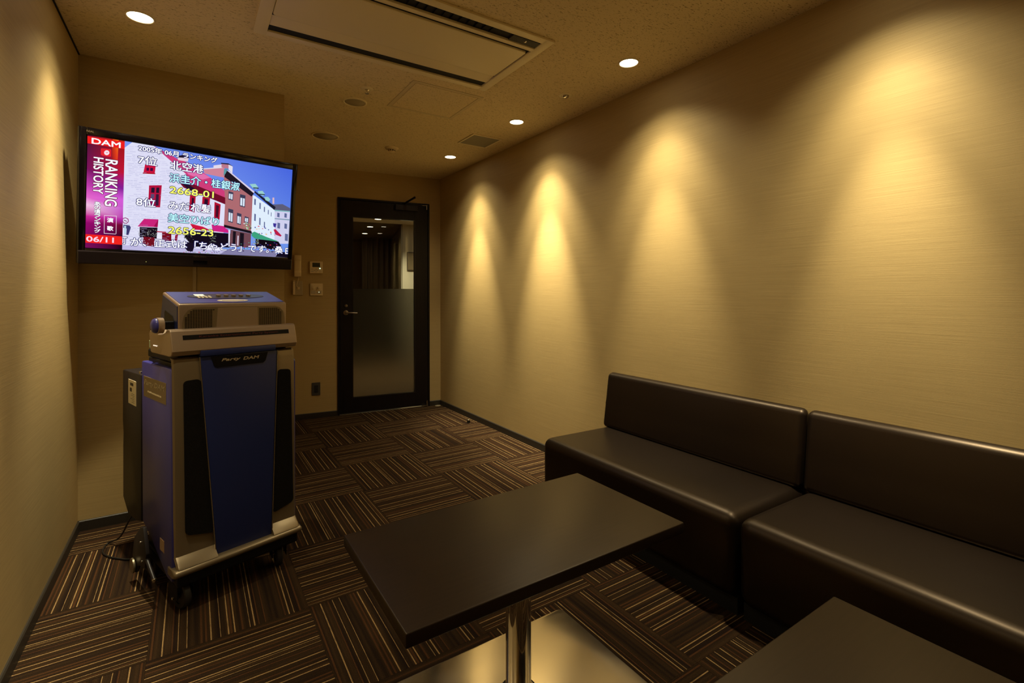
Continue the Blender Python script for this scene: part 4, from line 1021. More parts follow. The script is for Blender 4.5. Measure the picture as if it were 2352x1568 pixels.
([(80,85,75)],[(-2546,-1552),(-2515,-1560),(-2521,-1587),(-2552,-1582)]),
([(170,175,165)],[(-1864,-1521),(-1835,-1529),(-1840,-1552),(-1869,-1548)]),
([(80,85,75)],[(-2212,-1435),(-2177,-1445),(-2183,-1475),(-2218,-1470)]),
([(200,200,205)],[(-2385,-1663),(-2369,-1668),(-2372,-1683),(-2388,-1680)]),
([(170,175,165)],[(-1921,-1573),(-1889,-1576),(-1895,-1589),(-1927,-1588)]),
([(120,120,110)],[(-2338,-1619),(-2320,-1624),(-2323,-1641),(-2341,-1638)]),
([(80,85,75)],[(-2217,-1573),(-2202,-1585),(-2205,-1615),(-2219,-1608)]),
([(120,120,110)],[(-2268,-1526),(-2244,-1536),(-2248,-1562),(-2272,-1557)]),
([(200,200,205)],[(-1866,-1303),(-1848,-1314),(-1851,-1343),(-1868,-1337)]),
([(200,200,205)],[(-2206,-1470),(-2172,-1476),(-2178,-1498),(-2212,-1494)]),
([(120,120,110)],[(-2474,-1496),(-2455,-1501),(-2458,-1515),(-2477,-1513)]),
([(120,120,110)],[(-1945,-1308),(-1918,-1315),(-1923,-1338),(-1949,-1334)]),
([(170,175,165)],[(-2303,-1626),(-2268,-1631),(-2275,-1650),(-2310,-1648)]),
([(80,85,75)],[(-2079,-1558),(-2051,-1563),(-2056,-1581),(-2084,-1578)]),
([(170,175,165)],[(-2393,-1393),(-2366,-1397),(-2371,-1411),(-2398,-1409)]),
([(80,85,75)],[(-2147,-1429),(-2116,-1437),(-2122,-1463),(-2152,-1458)]),
([(170,175,165)],[(-1966,-1292),(-1948,-1298),(-1951,-1316),(-1970,-1312)]),
([(120,120,110)],[(-2138,-1309),(-2121,-1320),(-2124,-1348),(-2141,-1341)]),
([(170,175,165)],[(-1931,-1624),(-1900,-1634),(-1905,-1663),(-1937,-1657)]),
([(120,120,110)],[(-2571,-1422),(-2552,-1430),(-2555,-1452),(-2575,-1448)]),
([(80,85,75)],[(-1887,-1334),(-1851,-1338),(-1858,-1354),(-1894,-1352)]),
([(80,85,75)],[(-2523,-1622),(-2499,-1631),(-2503,-1657),(-2528,-1651)]),
([(170,175,165)],[(-2046,-1544),(-2021,-1551),(-2025,-1571),(-2050,-1568)]),
([(120,120,110)],[(-2399,-1509),(-2374,-1515),(-2379,-1535),(-2403,-1532)]),
([(200,200,205)],[(-2140,-1424),(-2117,-1428),(-2122,-1441),(-2145,-1439)]),
([(170,175,165)],[(-1961,-1462),(-1939,-1473),(-1942,-1505),(-1965,-1498)]),
([(120,120,110)],[(-2453,-1340),(-2422,-1343),(-2428,-1356),(-2459,-1355)]),
([(200,200,205)],[(-1938,-1532),(-1920,-1542),(-1923,-1568),(-1940,-1562)]),
([(80,85,75)],[(-2347,-1488),(-2326,-1492),(-2330,-1508),(-2351,-1505)]),
([(170,175,165)],[(-2118,-1488),(-2102,-1496),(-2105,-1518),(-2120,-1513)]),
([(170,175,165)],[(-2081,-1374),(-2046,-1382),(-2052,-1408),(-2087,-1404)]),
([(120,120,110)],[(-2149,-1639),(-2129,-1645),(-2133,-1664),(-2152,-1660)]),
([(80,85,75)],[(-2125,-1547),(-2094,-1555),(-2100,-1580),(-2131,-1576)]),
([(80,85,75)],[(-2172,-1498),(-2145,-1505),(-2150,-1528),(-2177,-1524)]),
([(170,175,165)],[(-2330,-1438),(-2307,-1442),(-2311,-1456),(-2334,-1454)]),
([(80,85,75)],[(-2019,-1260),(-1984,-1268),(-1991,-1293),(-2026,-1289)]),
([(80,85,75)],[(-1840,-1393),(-1803,-1397),(-1810,-1415),(-1847,-1414)]),
([(170,175,165)],[(-2162,-1378),(-2134,-1381),(-2140,-1396),(-2168,-1394)]),
([(80,85,75)],[(-2089,-1336),(-2073,-1341),(-2076,-1355),(-2092,-1352)]),
([(170,175,165)],[(-1997,-1587),(-1977,-1593),(-1980,-1609),(-2001,-1606)]),
([(120,120,110)],[(-2369,-1350),(-2338,-1353),(-2344,-1366),(-2375,-1365)]),
([(90,10,30)],[(-2289,-2116),(-2248,-2128),(-2256,-2162),(-2297,-2155)]),
([(170,20,40)],[(-1946,-1870),(-1910,-1878),(-1917,-1903),(-1952,-1899)]),
([(90,10,30)],[(-2094,-2064),(-2051,-2069),(-2060,-2088),(-2102,-2086)]),
([(90,10,30)],[(-2222,-1858),(-2175,-1867),(-2184,-1896),(-2230,-1891)]),
([(200,200,220)],[(-2249,-2054),(-2208,-2059),(-2216,-2076),(-2257,-2074)]),
([(200,200,220)],[(-2129,-1797),(-2099,-1806),(-2105,-1832),(-2134,-1827)]),
([(170,20,40)],[(-2206,-1832),(-2184,-1844),(-2188,-1876),(-2210,-1869)]),
([(200,200,220)],[(-2176,-1971),(-2154,-1980),(-2158,-2004),(-2180,-1999)]),
([(90,10,30)],[(-2113,-2082),(-2073,-2093),(-2080,-2125),(-2120,-2119)]),
([(170,20,40)],[(-2074,-2102),(-2041,-2110),(-2047,-2135),(-2080,-2130)]),
([(90,10,30)],[(-2144,-1844),(-2120,-1853),(-2124,-1878),(-2148,-1873)]),
([(90,10,30)],[(-2111,-1876),(-2078,-1889),(-2083,-1926),(-2116,-1918)]),
([(200,200,220)],[(-2272,-2055),(-2237,-2062),(-2244,-2085),(-2279,-2081)]),
([(170,20,40)],[(-2019,-1817),(-1998,-1823),(-2002,-1842),(-2023,-1838)]),
([(200,200,220)],[(-1915,-1915),(-1891,-1923),(-1895,-1947),(-1919,-1942)]),
([(90,10,30)],[(-1933,-1981),(-1891,-1987),(-1899,-2010),(-1941,-2007)]),
([(170,20,40)],[(-2069,-2021),(-2044,-2035),(-2048,-2073),(-2073,-2064)]),
([(170,20,40)],[(-2283,-1747),(-2259,-1760),(-2263,-1794),(-2286,-1786)]),
([(170,20,40)],[(-2180,-1955),(-2153,-1961),(-2158,-1979),(-2185,-1976)]),
([(90,10,30)],[(-2256,-1854),(-2220,-1867),(-2226,-1903),(-2262,-1895)]),
([(200,200,220)],[(-2162,-2015),(-2139,-2026),(-2142,-2056),(-2166,-2049)]),
([(90,10,30)],[(-2328,-1887),(-2282,-1899),(-2290,-1935),(-2336,-1928)]),
([(200,200,220)],[(-2342,-2104),(-2304,-2113),(-2311,-2141),(-2349,-2135)]),
([(170,20,40)],[(-2120,-1752),(-2077,-1761),(-2085,-1790),(-2128,-1785)]),
([(170,20,40)],[(-2213,-2010),(-2173,-2020),(-2180,-2052),(-2220,-2046)]),
([(200,200,220)],[(-2003,-2075),(-1955,-2082),(-1964,-2107),(-2012,-2103)]),
([(200,200,220)],[(-2075,-1719),(-2035,-1723),(-2043,-1742),(-2083,-1740)]),
([(200,200,220)],[(-2188,-2054),(-2164,-2060),(-2169,-2079),(-2192,-2075)]),
([(200,200,220)],[(-2280,-1946),(-2258,-1959),(-2261,-1994),(-2284,-1986)]),
([(90,10,30)],[(-2049,-1985),(-2012,-1994),(-2019,-2021),(-2056,-2016)]),
([(110,120,110)],[(-656,-1584),(-617,-1593),(-624,-1621),(-663,-1616)]),
([(110,120,110)],[(-650,-1416),(-620,-1422),(-625,-1441),(-655,-1438)]),
([(170,175,165)],[(-485,-1363),(-453,-1373),(-459,-1403),(-490,-1397)]),
([(60,60,60)],[(-656,-1673),(-623,-1677),(-629,-1693),(-662,-1691)]),
([(110,120,110)],[(-669,-1579),(-632,-1586),(-638,-1610),(-676,-1606)]),
([(110,120,110)],[(-382,-1441),(-344,-1446),(-351,-1466),(-389,-1463)]),
([(60,60,60)],[(-568,-1635),(-541,-1643),(-546,-1667),(-573,-1662)]),
([(110,120,110)],[(-666,-1356),(-646,-1360),(-649,-1375),(-669,-1373)]),
([(110,120,110)],[(-375,-1332),(-347,-1343),(-351,-1374),(-380,-1368)]),
([(170,175,165)],[(-528,-1674),(-507,-1684),(-511,-1711),(-531,-1705)]),
([(110,120,110)],[(-662,-1439),(-633,-1451),(-638,-1484),(-667,-1477)]),
([(60,60,60)],[(-429,-1639),(-392,-1647),(-399,-1672),(-435,-1668)]),
([(170,175,165)],[(-353,-1548),(-330,-1552),(-334,-1567),(-357,-1565)]),
([(170,175,165)],[(-343,-1357),(-311,-1367),(-317,-1396),(-348,-1390)]),
([(60,60,60)],[(-287,-1549),(-267,-1561),(-270,-1591),(-289,-1584)]),
([(60,60,60)],[(-493,-1583),(-465,-1592),(-470,-1617),(-498,-1612)]),
([(170,175,165)],[(-498,-1360),(-464,-1364),(-470,-1382),(-505,-1380)]),
([(60,60,60)],[(-398,-1459),(-371,-1465),(-376,-1484),(-403,-1481)]),
([(110,120,110)],[(-511,-1482),(-473,-1487),(-480,-1505),(-518,-1503)]),
([(110,120,110)],[(-477,-1415),(-437,-1422),(-444,-1446),(-484,-1442)]),
([(110,120,110)],[(-587,-1596),(-557,-1600),(-563,-1615),(-592,-1613)]),
([(110,120,110)],[(-649,-1625),(-628,-1637),(-631,-1669),(-652,-1662)]),
([(170,175,165)],[(-567,-1433),(-541,-1443),(-546,-1470),(-572,-1465)]),
([(170,175,165)],[(-343,-1452),(-308,-1455),(-315,-1469),(-349,-1468)]),
([(60,60,60)],[(-327,-1477),(-297,-1484),(-303,-1507),(-331,-1503)]),
([(170,175,165)],[(-355,-1484),(-330,-1493),(-335,-1519),(-359,-1513)]),
([(170,175,165)],[(-257,-1661),(-234,-1665),(-238,-1680),(-261,-1678)]),
([(60,60,60)],[(-591,-1361),(-558,-1369),(-564,-1397),(-597,-1392)]),
([(60,60,60)],[(-379,-1331),(-340,-1339),(-347,-1364),(-385,-1360)]),
([(60,60,60)],[(-354,-1448),(-329,-1459),(-333,-1489),(-357,-1482)]),
([(170,175,165)],[(-590,-1609),(-557,-1618),(-563,-1644),(-596,-1639)]),
([(60,60,60)],[(-625,-1424),(-608,-1432),(-611,-1454),(-627,-1449)]),
([(60,60,60)],[(-221,-1466),(-202,-1470),(-205,-1484),(-224,-1482)]),
([(170,175,165)],[(-628,-1499),(-596,-1502),(-602,-1516),(-634,-1515)]),
([(60,60,60)],[(-544,-1661),(-526,-1673),(-528,-1703),(-547,-1696)]),
([(170,175,165)],[(-258,-1353),(-239,-1362),(-242,-1389),(-260,-1383)]),
([(170,175,165)],[(-632,-1485),(-613,-1495),(-616,-1522),(-635,-1516)]),
([(60,60,60)],[(-376,-1400),(-343,-1411),(-349,-1442),(-382,-1436)]),
([(60,60,60)],[(-662,-1526),(-644,-1531),(-647,-1546),(-665,-1543)]),
([(110,120,110)],[(-383,-1339),(-347,-1343),(-353,-1362),(-389,-1360)]),
([(150,155,145)],[(765,-1686),(790,-1693),(786,-1716),(761,-1712)]),
([(110,120,110)],[(633,-1374),(673,-1380),(665,-1402),(625,-1399)]),
([(110,120,110)],[(762,-1335),(795,-1338),(789,-1353),(756,-1352)]),
([(150,155,145)],[(695,-1694),(736,-1702),(729,-1729),(688,-1724)]),
([(110,120,110)],[(593,-1694),(629,-1700),(622,-1721),(587,-1718)]),
([(110,120,110)],[(713,-1664),(741,-1671),(737,-1694),(709,-1690)]),
([(150,155,145)],[(620,-1481),(653,-1491),(647,-1519),(614,-1513)]),
([(150,155,145)],[(520,-1724),(542,-1733),(539,-1759),(517,-1753)]),
([(110,120,110)],[(587,-1640),(612,-1652),(609,-1686),(584,-1678)]),
([(150,155,145)],[(519,-1547),(546,-1551),(541,-1566),(514,-1564)]),
([(110,120,110)],[(776,-1707),(802,-1716),(798,-1743),(772,-1737)]),
([(110,120,110)],[(622,-1429),(655,-1434),(649,-1453),(616,-1450)]),
([(150,155,145)],[(555,-1569),(587,-1573),(581,-1589),(549,-1587)]),
([(110,120,110)],[(716,-1414),(752,-1424),(746,-1456),(710,-1450)]),
([(110,120,110)],[(724,-1410),(747,-1420),(744,-1448),(721,-1442)]),
([(150,155,145)],[(677,-1502),(712,-1509),(706,-1532),(671,-1528)]),
([(110,120,110)],[(732,-1532),(770,-1539),(764,-1563),(725,-1559)]),
([(150,155,145)],[(731,-1512),(758,-1520),(754,-1546),(727,-1541)]),
([(150,155,145)],[(608,-1347),(632,-1352),(628,-1369),(604,-1366)]),
([(110,120,110)],[(721,-1709),(744,-1717),(740,-1740),(717,-1735)]),
([(110,120,110)],[(498,-1497),(524,-1504),(520,-1524),(494,-1520)]),
([(150,155,145)],[(765,-1388),(788,-1395),(784,-1418),(761,-1413)]),
([(110,120,110)],[(650,-1436),(691,-1438),(683,-1453),(642,-1452)]),
([(110,120,110)],[(640,-1535),(680,-1542),(673,-1569),(633,-1564)]),
([(110,120,110)],[(766,-1404),(803,-1415),(797,-1447),(760,-1441)]),
([(150,155,145)],[(710,-1513),(752,-1519),(745,-1543),(703,-1540)]),
([(150,155,145)],[(574,-1554),(603,-1559),(598,-1574),(569,-1572)]),
([(110,120,110)],[(661,-1669),(690,-1676),(685,-1699),(656,-1695)]),
([(150,155,145)],[(632,-1637),(673,-1644),(666,-1668),(625,-1664)]),
([(110,120,110)],[(641,-1413),(675,-1417),(669,-1434),(635,-1432)]),
([(90,160,140)],[(4075,-2054),(4130,-2066),(4121,-2102),(4067,-2095)]),
([(230,230,245)],[(3930,-1974),(3993,-1980),(3982,-2004),(3919,-2001)]),
([(90,160,140)],[(2398,-1632),(2458,-1642),(2448,-1676),(2387,-1671)]),
([(230,230,245)],[(1960,-1873),(2017,-1890),(2008,-1940),(1951,-1929)]),
([(60,60,150)],[(1836,-2116),(1901,-2124),(1890,-2153),(1825,-2149)]),
([(40,30,50)],[(2982,-1734),(3038,-1743),(3029,-1773),(2972,-1768)]),
([(200,40,70)],[(2583,-1710),(2623,-1720),(2617,-1751),(2576,-1745)]),
([(60,60,150)],[(3398,-1672),(3463,-1689),(3453,-1740),(3388,-1730)]),
([(60,60,150)],[(3624,-2067),(3696,-2079),(3683,-2115),(3612,-2109)]),
([(40,30,50)],[(2947,-1698),(3014,-1715),(3003,-1765),(2937,-1755)]),
([(200,40,70)],[(1768,-2043),(1808,-2059),(1802,-2101),(1763,-2092)]),
([(60,60,150)],[(1633,-2086),(1672,-2097),(1665,-2129),(1627,-2123)]),
([(40,30,50)],[(3724,-1760),(3768,-1776),(3762,-1821),(3718,-1811)]),
([(90,160,140)],[(2034,-2011),(2079,-2029),(2073,-2079),(2028,-2067)]),
([(90,160,140)],[(3589,-2053),(3641,-2064),(3632,-2097),(3580,-2091)]),
([(90,160,140)],[(2011,-1737),(2071,-1743),(2060,-1769),(2000,-1766)]),
([(200,40,70)],[(2205,-1897),(2254,-1911),(2246,-1953),(2197,-1944)]),
([(40,30,50)],[(3582,-1924),(3648,-1942),(3638,-1993),(3573,-1982)]),
([(230,230,245)],[(3750,-1796),(3807,-1803),(3797,-1831),(3740,-1827)]),
([(230,230,245)],[(1717,-1867),(1784,-1877),(1773,-1912),(1706,-1906)]),
([(60,60,150)],[(2169,-1692),(2213,-1702),(2206,-1733),(2161,-1728)]),
([(40,30,50)],[(1904,-1867),(1971,-1878),(1959,-1914),(1893,-1908)]),
([(230,230,245)],[(3691,-1892),(3738,-1911),(3732,-1963),(3685,-1951)]),
([(200,40,70)],[(2808,-1920),(2879,-1930),(2867,-1963),(2796,-1958)]),
([(200,40,70)],[(2553,-1983),(2615,-1992),(2604,-2022),(2543,-2017)]),
([(90,160,140)],[(1912,-1879),(1941,-1892),(1937,-1927),(1908,-1919)]),
([(60,60,150)],[(2159,-1940),(2217,-1955),(2207,-2001),(2150,-1992)]),
([(40,30,50)],[(2746,-1682),(2808,-1689),(2797,-1717),(2736,-1713)]),
([(60,60,150)],[(3869,-1597),(3936,-1609),(3925,-1649),(3859,-1643)]),
([(60,60,150)],[(3750,-1541),(3826,-1550),(3812,-1585),(3737,-1580)]),
([(40,30,50)],[(2505,-1829),(2539,-1841),(2534,-1873),(2500,-1866)]),
([(230,230,245)],[(3299,-1837),(3341,-1858),(3335,-1913),(3294,-1900)]),
([(60,60,150)],[(3023,-1704),(3070,-1711),(3062,-1737),(3015,-1733)]),
([(60,60,150)],[(3230,-1915),(3282,-1929),(3274,-1969),(3222,-1961)]),
([(40,30,50)],[(3711,-2022),(3754,-2039),(3748,-2085),(3706,-2075)]),
([(40,30,50)],[(2559,-2142),(2592,-2156),(2588,-2195),(2555,-2186)]),
([(40,30,50)],[(3254,-1674),(3306,-1687),(3297,-1727),(3246,-1719)]),
([(40,30,50)],[(3671,-2072),(3708,-2092),(3704,-2143),(3667,-2131)]),
([(90,160,140)],[(2166,-1980),(2217,-2000),(2209,-2053),(2159,-2041)]),
([(200,40,70)],[(2429,-1786),(2499,-1801),(2487,-1847),(2417,-1839)]),
([(200,40,70)],[(1708,-2001),(1747,-2016),(1741,-2059),(1702,-2049)]),
([(230,230,245)],[(2640,-1650),(2677,-1664),(2672,-1702),(2635,-1694)]),
([(40,30,50)],[(1462,-1713),(1507,-1725),(1499,-1760),(1455,-1753)]),
([(200,40,70)],[(3901,-1640),(3935,-1657),(3931,-1704),(3897,-1693)]),
([(40,30,50)],[(2280,-1884),(2348,-1892),(2336,-1921),(2268,-1917)]),
([(230,230,245)],[(3225,-1779),(3283,-1795),(3273,-1840),(3216,-1831)]),
([(60,60,150)],[(2805,-1568),(2866,-1580),(2856,-1620),(2796,-1613)]),
([(40,30,50)],[(2139,-2096),(2192,-2115),(2184,-2166),(2131,-2154)]),
([(40,30,50)],[(2991,-1671),(3057,-1676),(3045,-1700),(2980,-1698)]),
([(200,40,70)],[(2854,-1678),(2893,-1688),(2887,-1718),(2848,-1712)]),
([(40,30,50)],[(2003,-2161),(2045,-2175),(2038,-2213),(1997,-2205)]),
([(200,40,70)],[(3403,-1944),(3473,-1963),(3462,-2020),(3392,-2008)]),
([(60,60,150)],[(3637,-2032),(3699,-2042),(3688,-2076),(3627,-2070)]),
([(90,160,140)],[(2772,-1913),(2828,-1922),(2819,-1953),(2763,-1948)]),
([(90,160,140)],[(2324,-1938),(2396,-1953),(2384,-1999),(2312,-1990)]),
([(60,60,150)],[(2185,-1946),(2226,-1964),(2220,-2011),(2180,-2000)]),
([(230,230,245)],[(3292,-1579),(3350,-1597),(3342,-1648),(3284,-1637)]),
([(40,30,50)],[(1619,-1966),(1658,-1980),(1652,-2019),(1614,-2010)]),
([(230,230,245)],[(2693,-1984),(2726,-1998),(2721,-2036),(2688,-2027)]),
([(200,40,70)],[(3530,-1678),(3607,-1692),(3594,-1737),(3518,-1730)]),
([(90,200,110)],[(2123,-783),(2175,-788),(2166,-814),(2114,-811)]),
([(220,230,235)],[(2210,-502),(2244,-516),(2239,-557),(2206,-549)]),
([(90,200,110)],[(2194,-658),(2243,-663),(2234,-686),(2186,-684)]),
([(90,200,110)],[(2240,-790),(2294,-807),(2285,-857),(2232,-848)]),
([(40,80,60)],[(2289,-584),(2346,-599),(2337,-646),(2280,-638)]),
([(40,80,60)],[(2424,-823),(2469,-836),(2462,-875),(2417,-868)]),
([(40,80,60)],[(2225,-619),(2258,-636),(2253,-683),(2221,-672)]),
([(40,80,60)],[(2293,-577),(2333,-592),(2327,-638),(2288,-629)]),
([(90,200,110)],[(2211,-554),(2267,-564),(2258,-599),(2201,-594)]),
([(90,200,110)],[(2304,-763),(2372,-773),(2360,-812),(2293,-807)]),
([(90,200,110)],[(2425,-701),(2486,-706),(2475,-731),(2414,-729)]),
([(220,230,235)],[(2296,-853),(2359,-860),(2348,-892),(2286,-889)]),
([(40,80,60)],[(2385,-694),(2418,-709),(2414,-752),(2381,-743)]),
([(90,200,110)],[(2215,-709),(2279,-716),(2268,-747),(2204,-744)]),
([(40,80,60)],[(2463,-773),(2501,-791),(2496,-842),(2458,-831)]),
([(220,230,235)],[(2106,-576),(2170,-592),(2159,-645),(2096,-636)]),
([(220,230,235)],[(2288,-864),(2339,-873),(2330,-904),(2280,-900)]),
([(90,200,110)],[(2381,-595),(2431,-611),(2424,-659),(2373,-650)]),
([(220,230,235)],[(2181,-585),(2247,-592),(2235,-622),(2169,-620)]),
([(40,80,60)],[(2169,-598),(2211,-605),(2204,-631),(2162,-628)]),
([(40,80,60)],[(2185,-884),(2252,-888),(2240,-914),(2173,-913)]),
([(220,230,235)],[(2236,-662),(2293,-678),(2284,-729),(2227,-720)]),
([(220,230,235)],[(2248,-816),(2311,-829),(2300,-871),(2238,-865)]),
([(220,230,235)],[(2278,-560),(2317,-574),(2311,-616),(2272,-608)]),
([(40,80,60)],[(2457,-791),(2521,-807),(2511,-861),(2447,-851)]),
([(90,200,110)],[(2305,-853),(2368,-870),(2358,-923),(2296,-913)]),
([(210,215,240)],[(3041,-658),(3119,-669),(3106,-714),(3028,-709)]),
([(210,215,240)],[(3715,-1013),(3801,-1033),(3788,-1097),(3702,-1086)]),
([(220,50,80)],[(3075,-779),(3133,-790),(3124,-829),(3066,-823)]),
([(210,215,240)],[(2962,-1118),(3023,-1126),(3012,-1157),(2952,-1153)]),
([(210,215,240)],[(2909,-651),(2945,-667),(2940,-714),(2905,-704)]),
([(210,215,240)],[(3561,-659),(3627,-664),(3615,-693),(3549,-691)]),
([(70,70,160)],[(3551,-1042),(3589,-1061),(3584,-1115),(3547,-1103)]),
([(210,215,240)],[(3259,-1020),(3332,-1038),(3321,-1095),(3248,-1085)]),
([(70,70,160)],[(3209,-735),(3285,-749),(3273,-799),(3196,-792)]),
([(220,50,80)],[(2847,-659),(2927,-671),(2914,-717),(2834,-712)]),
([(235,190,120)],[(2953,-1065),(2990,-1079),(2985,-1119),(2948,-1111)]),
([(220,50,80)],[(2938,-1107),(2979,-1117),(2973,-1146),(2932,-1141)]),
([(70,70,160)],[(3168,-666),(3232,-685),(3223,-742),(3159,-732)]),
([(235,190,120)],[(3532,-895),(3570,-913),(3565,-965),(3527,-953)]),
([(70,70,160)],[(3044,-1050),(3105,-1064),(3096,-1108),(3034,-1101)]),
([(70,70,160)],[(3763,-968),(3807,-991),(3802,-1054),(3758,-1040)]),
([(220,50,80)],[(3746,-1088),(3806,-1099),(3796,-1137),(3736,-1131)]),
([(235,190,120)],[(3273,-1079),(3358,-1093),(3344,-1145),(3259,-1137)]),
([(70,70,160)],[(2923,-1078),(2972,-1094),(2965,-1143),(2915,-1133)]),
([(235,190,120)],[(2885,-812),(2947,-818),(2936,-845),(2874,-843)]),
([(70,70,160)],[(2678,-728),(2738,-748),(2730,-809),(2670,-798)]),
([(220,50,80)],[(3518,-958),(3591,-976),(3580,-1033),(3507,-1023)]),
([(235,190,120)],[(2765,-830),(2837,-840),(2824,-880),(2753,-875)]),
([(70,70,160)],[(3394,-805),(3448,-822),(3440,-874),(3387,-864)]),
([(170,180,160)],[(2708,-1673),(2744,-1687),(2738,-1725),(2703,-1717)]),
([(120,140,110)],[(2808,-1506),(2847,-1514),(2840,-1540),(2801,-1536)]),
([(170,180,160)],[(2889,-1493),(2921,-1503),(2916,-1533),(2884,-1527)]),
([(170,180,160)],[(2850,-1441),(2885,-1452),(2880,-1484),(2845,-1478)]),
([(170,180,160)],[(2889,-1573),(2937,-1582),(2929,-1610),(2881,-1605)]),
([(120,140,110)],[(2756,-1466),(2794,-1473),(2788,-1497),(2750,-1493)]),
([(120,140,110)],[(2860,-1606),(2894,-1613),(2888,-1634),(2855,-1630)]),
([(120,140,110)],[(2683,-1460),(2720,-1473),(2714,-1509),(2678,-1501)]),
([(170,180,160)],[(2872,-1603),(2895,-1610),(2892,-1629),(2869,-1625)]),
([(170,180,160)],[(2871,-1426),(2908,-1435),(2903,-1463),(2866,-1458)]),
([(170,180,160)],[(2685,-1676),(2735,-1687),(2726,-1722),(2677,-1715)]),
([(120,140,110)],[(2608,-1518),(2654,-1525),(2646,-1549),(2600,-1546)]),
([(120,140,110)],[(2731,-1662),(2779,-1672),(2771,-1703),(2723,-1697)]),
([(120,140,110)],[(2648,-1637),(2677,-1650),(2673,-1684),(2644,-1676)]),
([(120,140,110)],[(2857,-1513),(2892,-1520),(2886,-1542),(2851,-1538)]),
([(170,180,160)],[(2664,-1453),(2713,-1460),(2705,-1486),(2655,-1483)]),
([(120,140,110)],[(2629,-1632),(2655,-1646),(2652,-1683),(2627,-1674)]),
([(170,180,160)],[(2753,-1644),(2801,-1650),(2793,-1671),(2745,-1669)]),
([(170,180,160)],[(2897,-1634),(2942,-1644),(2935,-1675),(2890,-1669)]),
([(120,140,110)],[(2708,-1660),(2747,-1670),(2740,-1701),(2702,-1695)]),
([(170,180,160)],[(2824,-1670),(2877,-1676),(2868,-1700),(2815,-1697)]),
([(170,180,160)],[(2647,-1673),(2670,-1679),(2667,-1697),(2644,-1694)]),
([(120,140,110)],[(2808,-1551),(2836,-1565),(2832,-1601),(2804,-1593)]),
([(120,140,110)],[(2804,-1544),(2852,-1556),(2844,-1593),(2796,-1586)]),
([(170,180,160)],[(2856,-1609),(2886,-1621),(2882,-1656),(2852,-1649)]),
([(120,140,110)],[(2882,-1584),(2926,-1596),(2919,-1632),(2875,-1625)]),
([(170,180,160)],[(2742,-1645),(2765,-1660),(2763,-1700),(2740,-1690)]),
([(120,140,110)],[(2829,-1448),(2860,-1455),(2855,-1477),(2824,-1473)]),
([(170,180,160)],[(2626,-1496),(2660,-1508),(2655,-1543),(2621,-1536)]),
([(120,140,110)],[(2765,-1461),(2788,-1471),(2785,-1499),(2762,-1493)]),
([(150,170,150)],[(542,-2221),(573,-2236),(568,-2275),(537,-2265)]),
([(60,60,100)],[(859,-2271),(886,-2289),(883,-2334),(856,-2323)]),
([(60,60,100)],[(719,-2265),(773,-2270),(763,-2291),(709,-2288)]),
([(150,170,150)],[(98,-2367),(142,-2382),(135,-2385),(91,-2385)]),
([(150,170,150)],[(-153,-2349),(-115,-2364),(-121,-2385),(-159,-2385)]),
([(60,60,100)],[(74,-2381),(112,-2385),(106,-2385),(68,-2385)]),
([(60,60,100)],[(614,-2292),(660,-2302),(652,-2332),(606,-2326)]),
([(60,60,100)],[(-270,-2326),(-244,-2334),(-248,-2357),(-275,-2352)]),
([(200,60,90)],[(-649,-2340),(-621,-2352),(-626,-2384),(-654,-2377)]),
([(150,170,150)],[(807,-2199),(838,-2206),(833,-2226),(802,-2222)]),
([(200,60,90)],[(-536,-2385),(-486,-2385),(-494,-2385),(-545,-2385)]),
([(60,60,100)],[(76,-2319),(112,-2335),(107,-2379),(71,-2369)]),
([(60,60,100)],[(718,-2211),(748,-2225),(743,-2261),(714,-2253)]),
([(200,60,90)],[(18,-2286),(58,-2303),(51,-2347),(11,-2337)]),
([(150,170,150)],[(231,-2232),(275,-2249),(268,-2293),(224,-2283)]),
([(150,170,150)],[(-458,-2385),(-431,-2385),(-435,-2385),(-461,-2385)]),
([(150,170,150)],[(388,-2337),(416,-2353),(412,-2385),(384,-2385)]),
([(60,60,100)],[(305,-2291),(336,-2305),(331,-2344),(300,-2334)]),
([(150,170,150)],[(476,-2331),(510,-2342),(505,-2372),(470,-2365)]),
([(150,170,150)],[(987,-2311),(1031,-2322),(1023,-2354),(980,-2347)]),
([(200,60,90)],[(164,-2282),(212,-2288),(203,-2309),(155,-2306)]),
([(200,60,90)],[(621,-2299),(653,-2306),(647,-2325),(615,-2322)]),
([(150,170,150)],[(419,-2318),(456,-2333),(450,-2372),(413,-2363)]),
([(200,60,90)],[(-434,-2307),(-412,-2324),(-415,-2366),(-437,-2355)]),
([(200,60,90)],[(-601,-2385),(-578,-2385),(-582,-2385),(-605,-2385)]),
([(60,60,100)],[(820,-2257),(859,-2265),(852,-2288),(814,-2283)]),
([(200,60,90)],[(-564,-2301),(-516,-2307),(-525,-2326),(-573,-2323)]),
([(60,60,100)],[(942,-2209),(981,-2223),(975,-2259),(936,-2251)]),
([(200,60,90)],[(-500,-2385),(-450,-2385),(-459,-2385),(-508,-2385)]),
([(60,60,100)],[(-366,-2298),(-329,-2312),(-335,-2349),(-372,-2340)]),
([(200,60,90)],[(18,-2333),(64,-2342),(56,-2368),(10,-2363)]),
([(60,60,100)],[(-207,-2317),(-181,-2332),(-185,-2370),(-211,-2361)]),
([(150,170,150)],[(243,-2233),(270,-2247),(266,-2284),(240,-2275)]),
([(200,60,90)],[(-515,-2385),(-470,-2385),(-478,-2385),(-524,-2385)]),
([(150,170,150)],[(-165,-2301),(-124,-2307),(-132,-2326),(-173,-2323)]),
([(150,170,150)],[(950,-2278),(975,-2291),(971,-2324),(947,-2316)]),
([(60,60,100)],[(-145,-2334),(-121,-2341),(-125,-2360),(-150,-2356)]),
([(60,60,100)],[(736,-2285),(760,-2296),(756,-2325),(733,-2318)]),
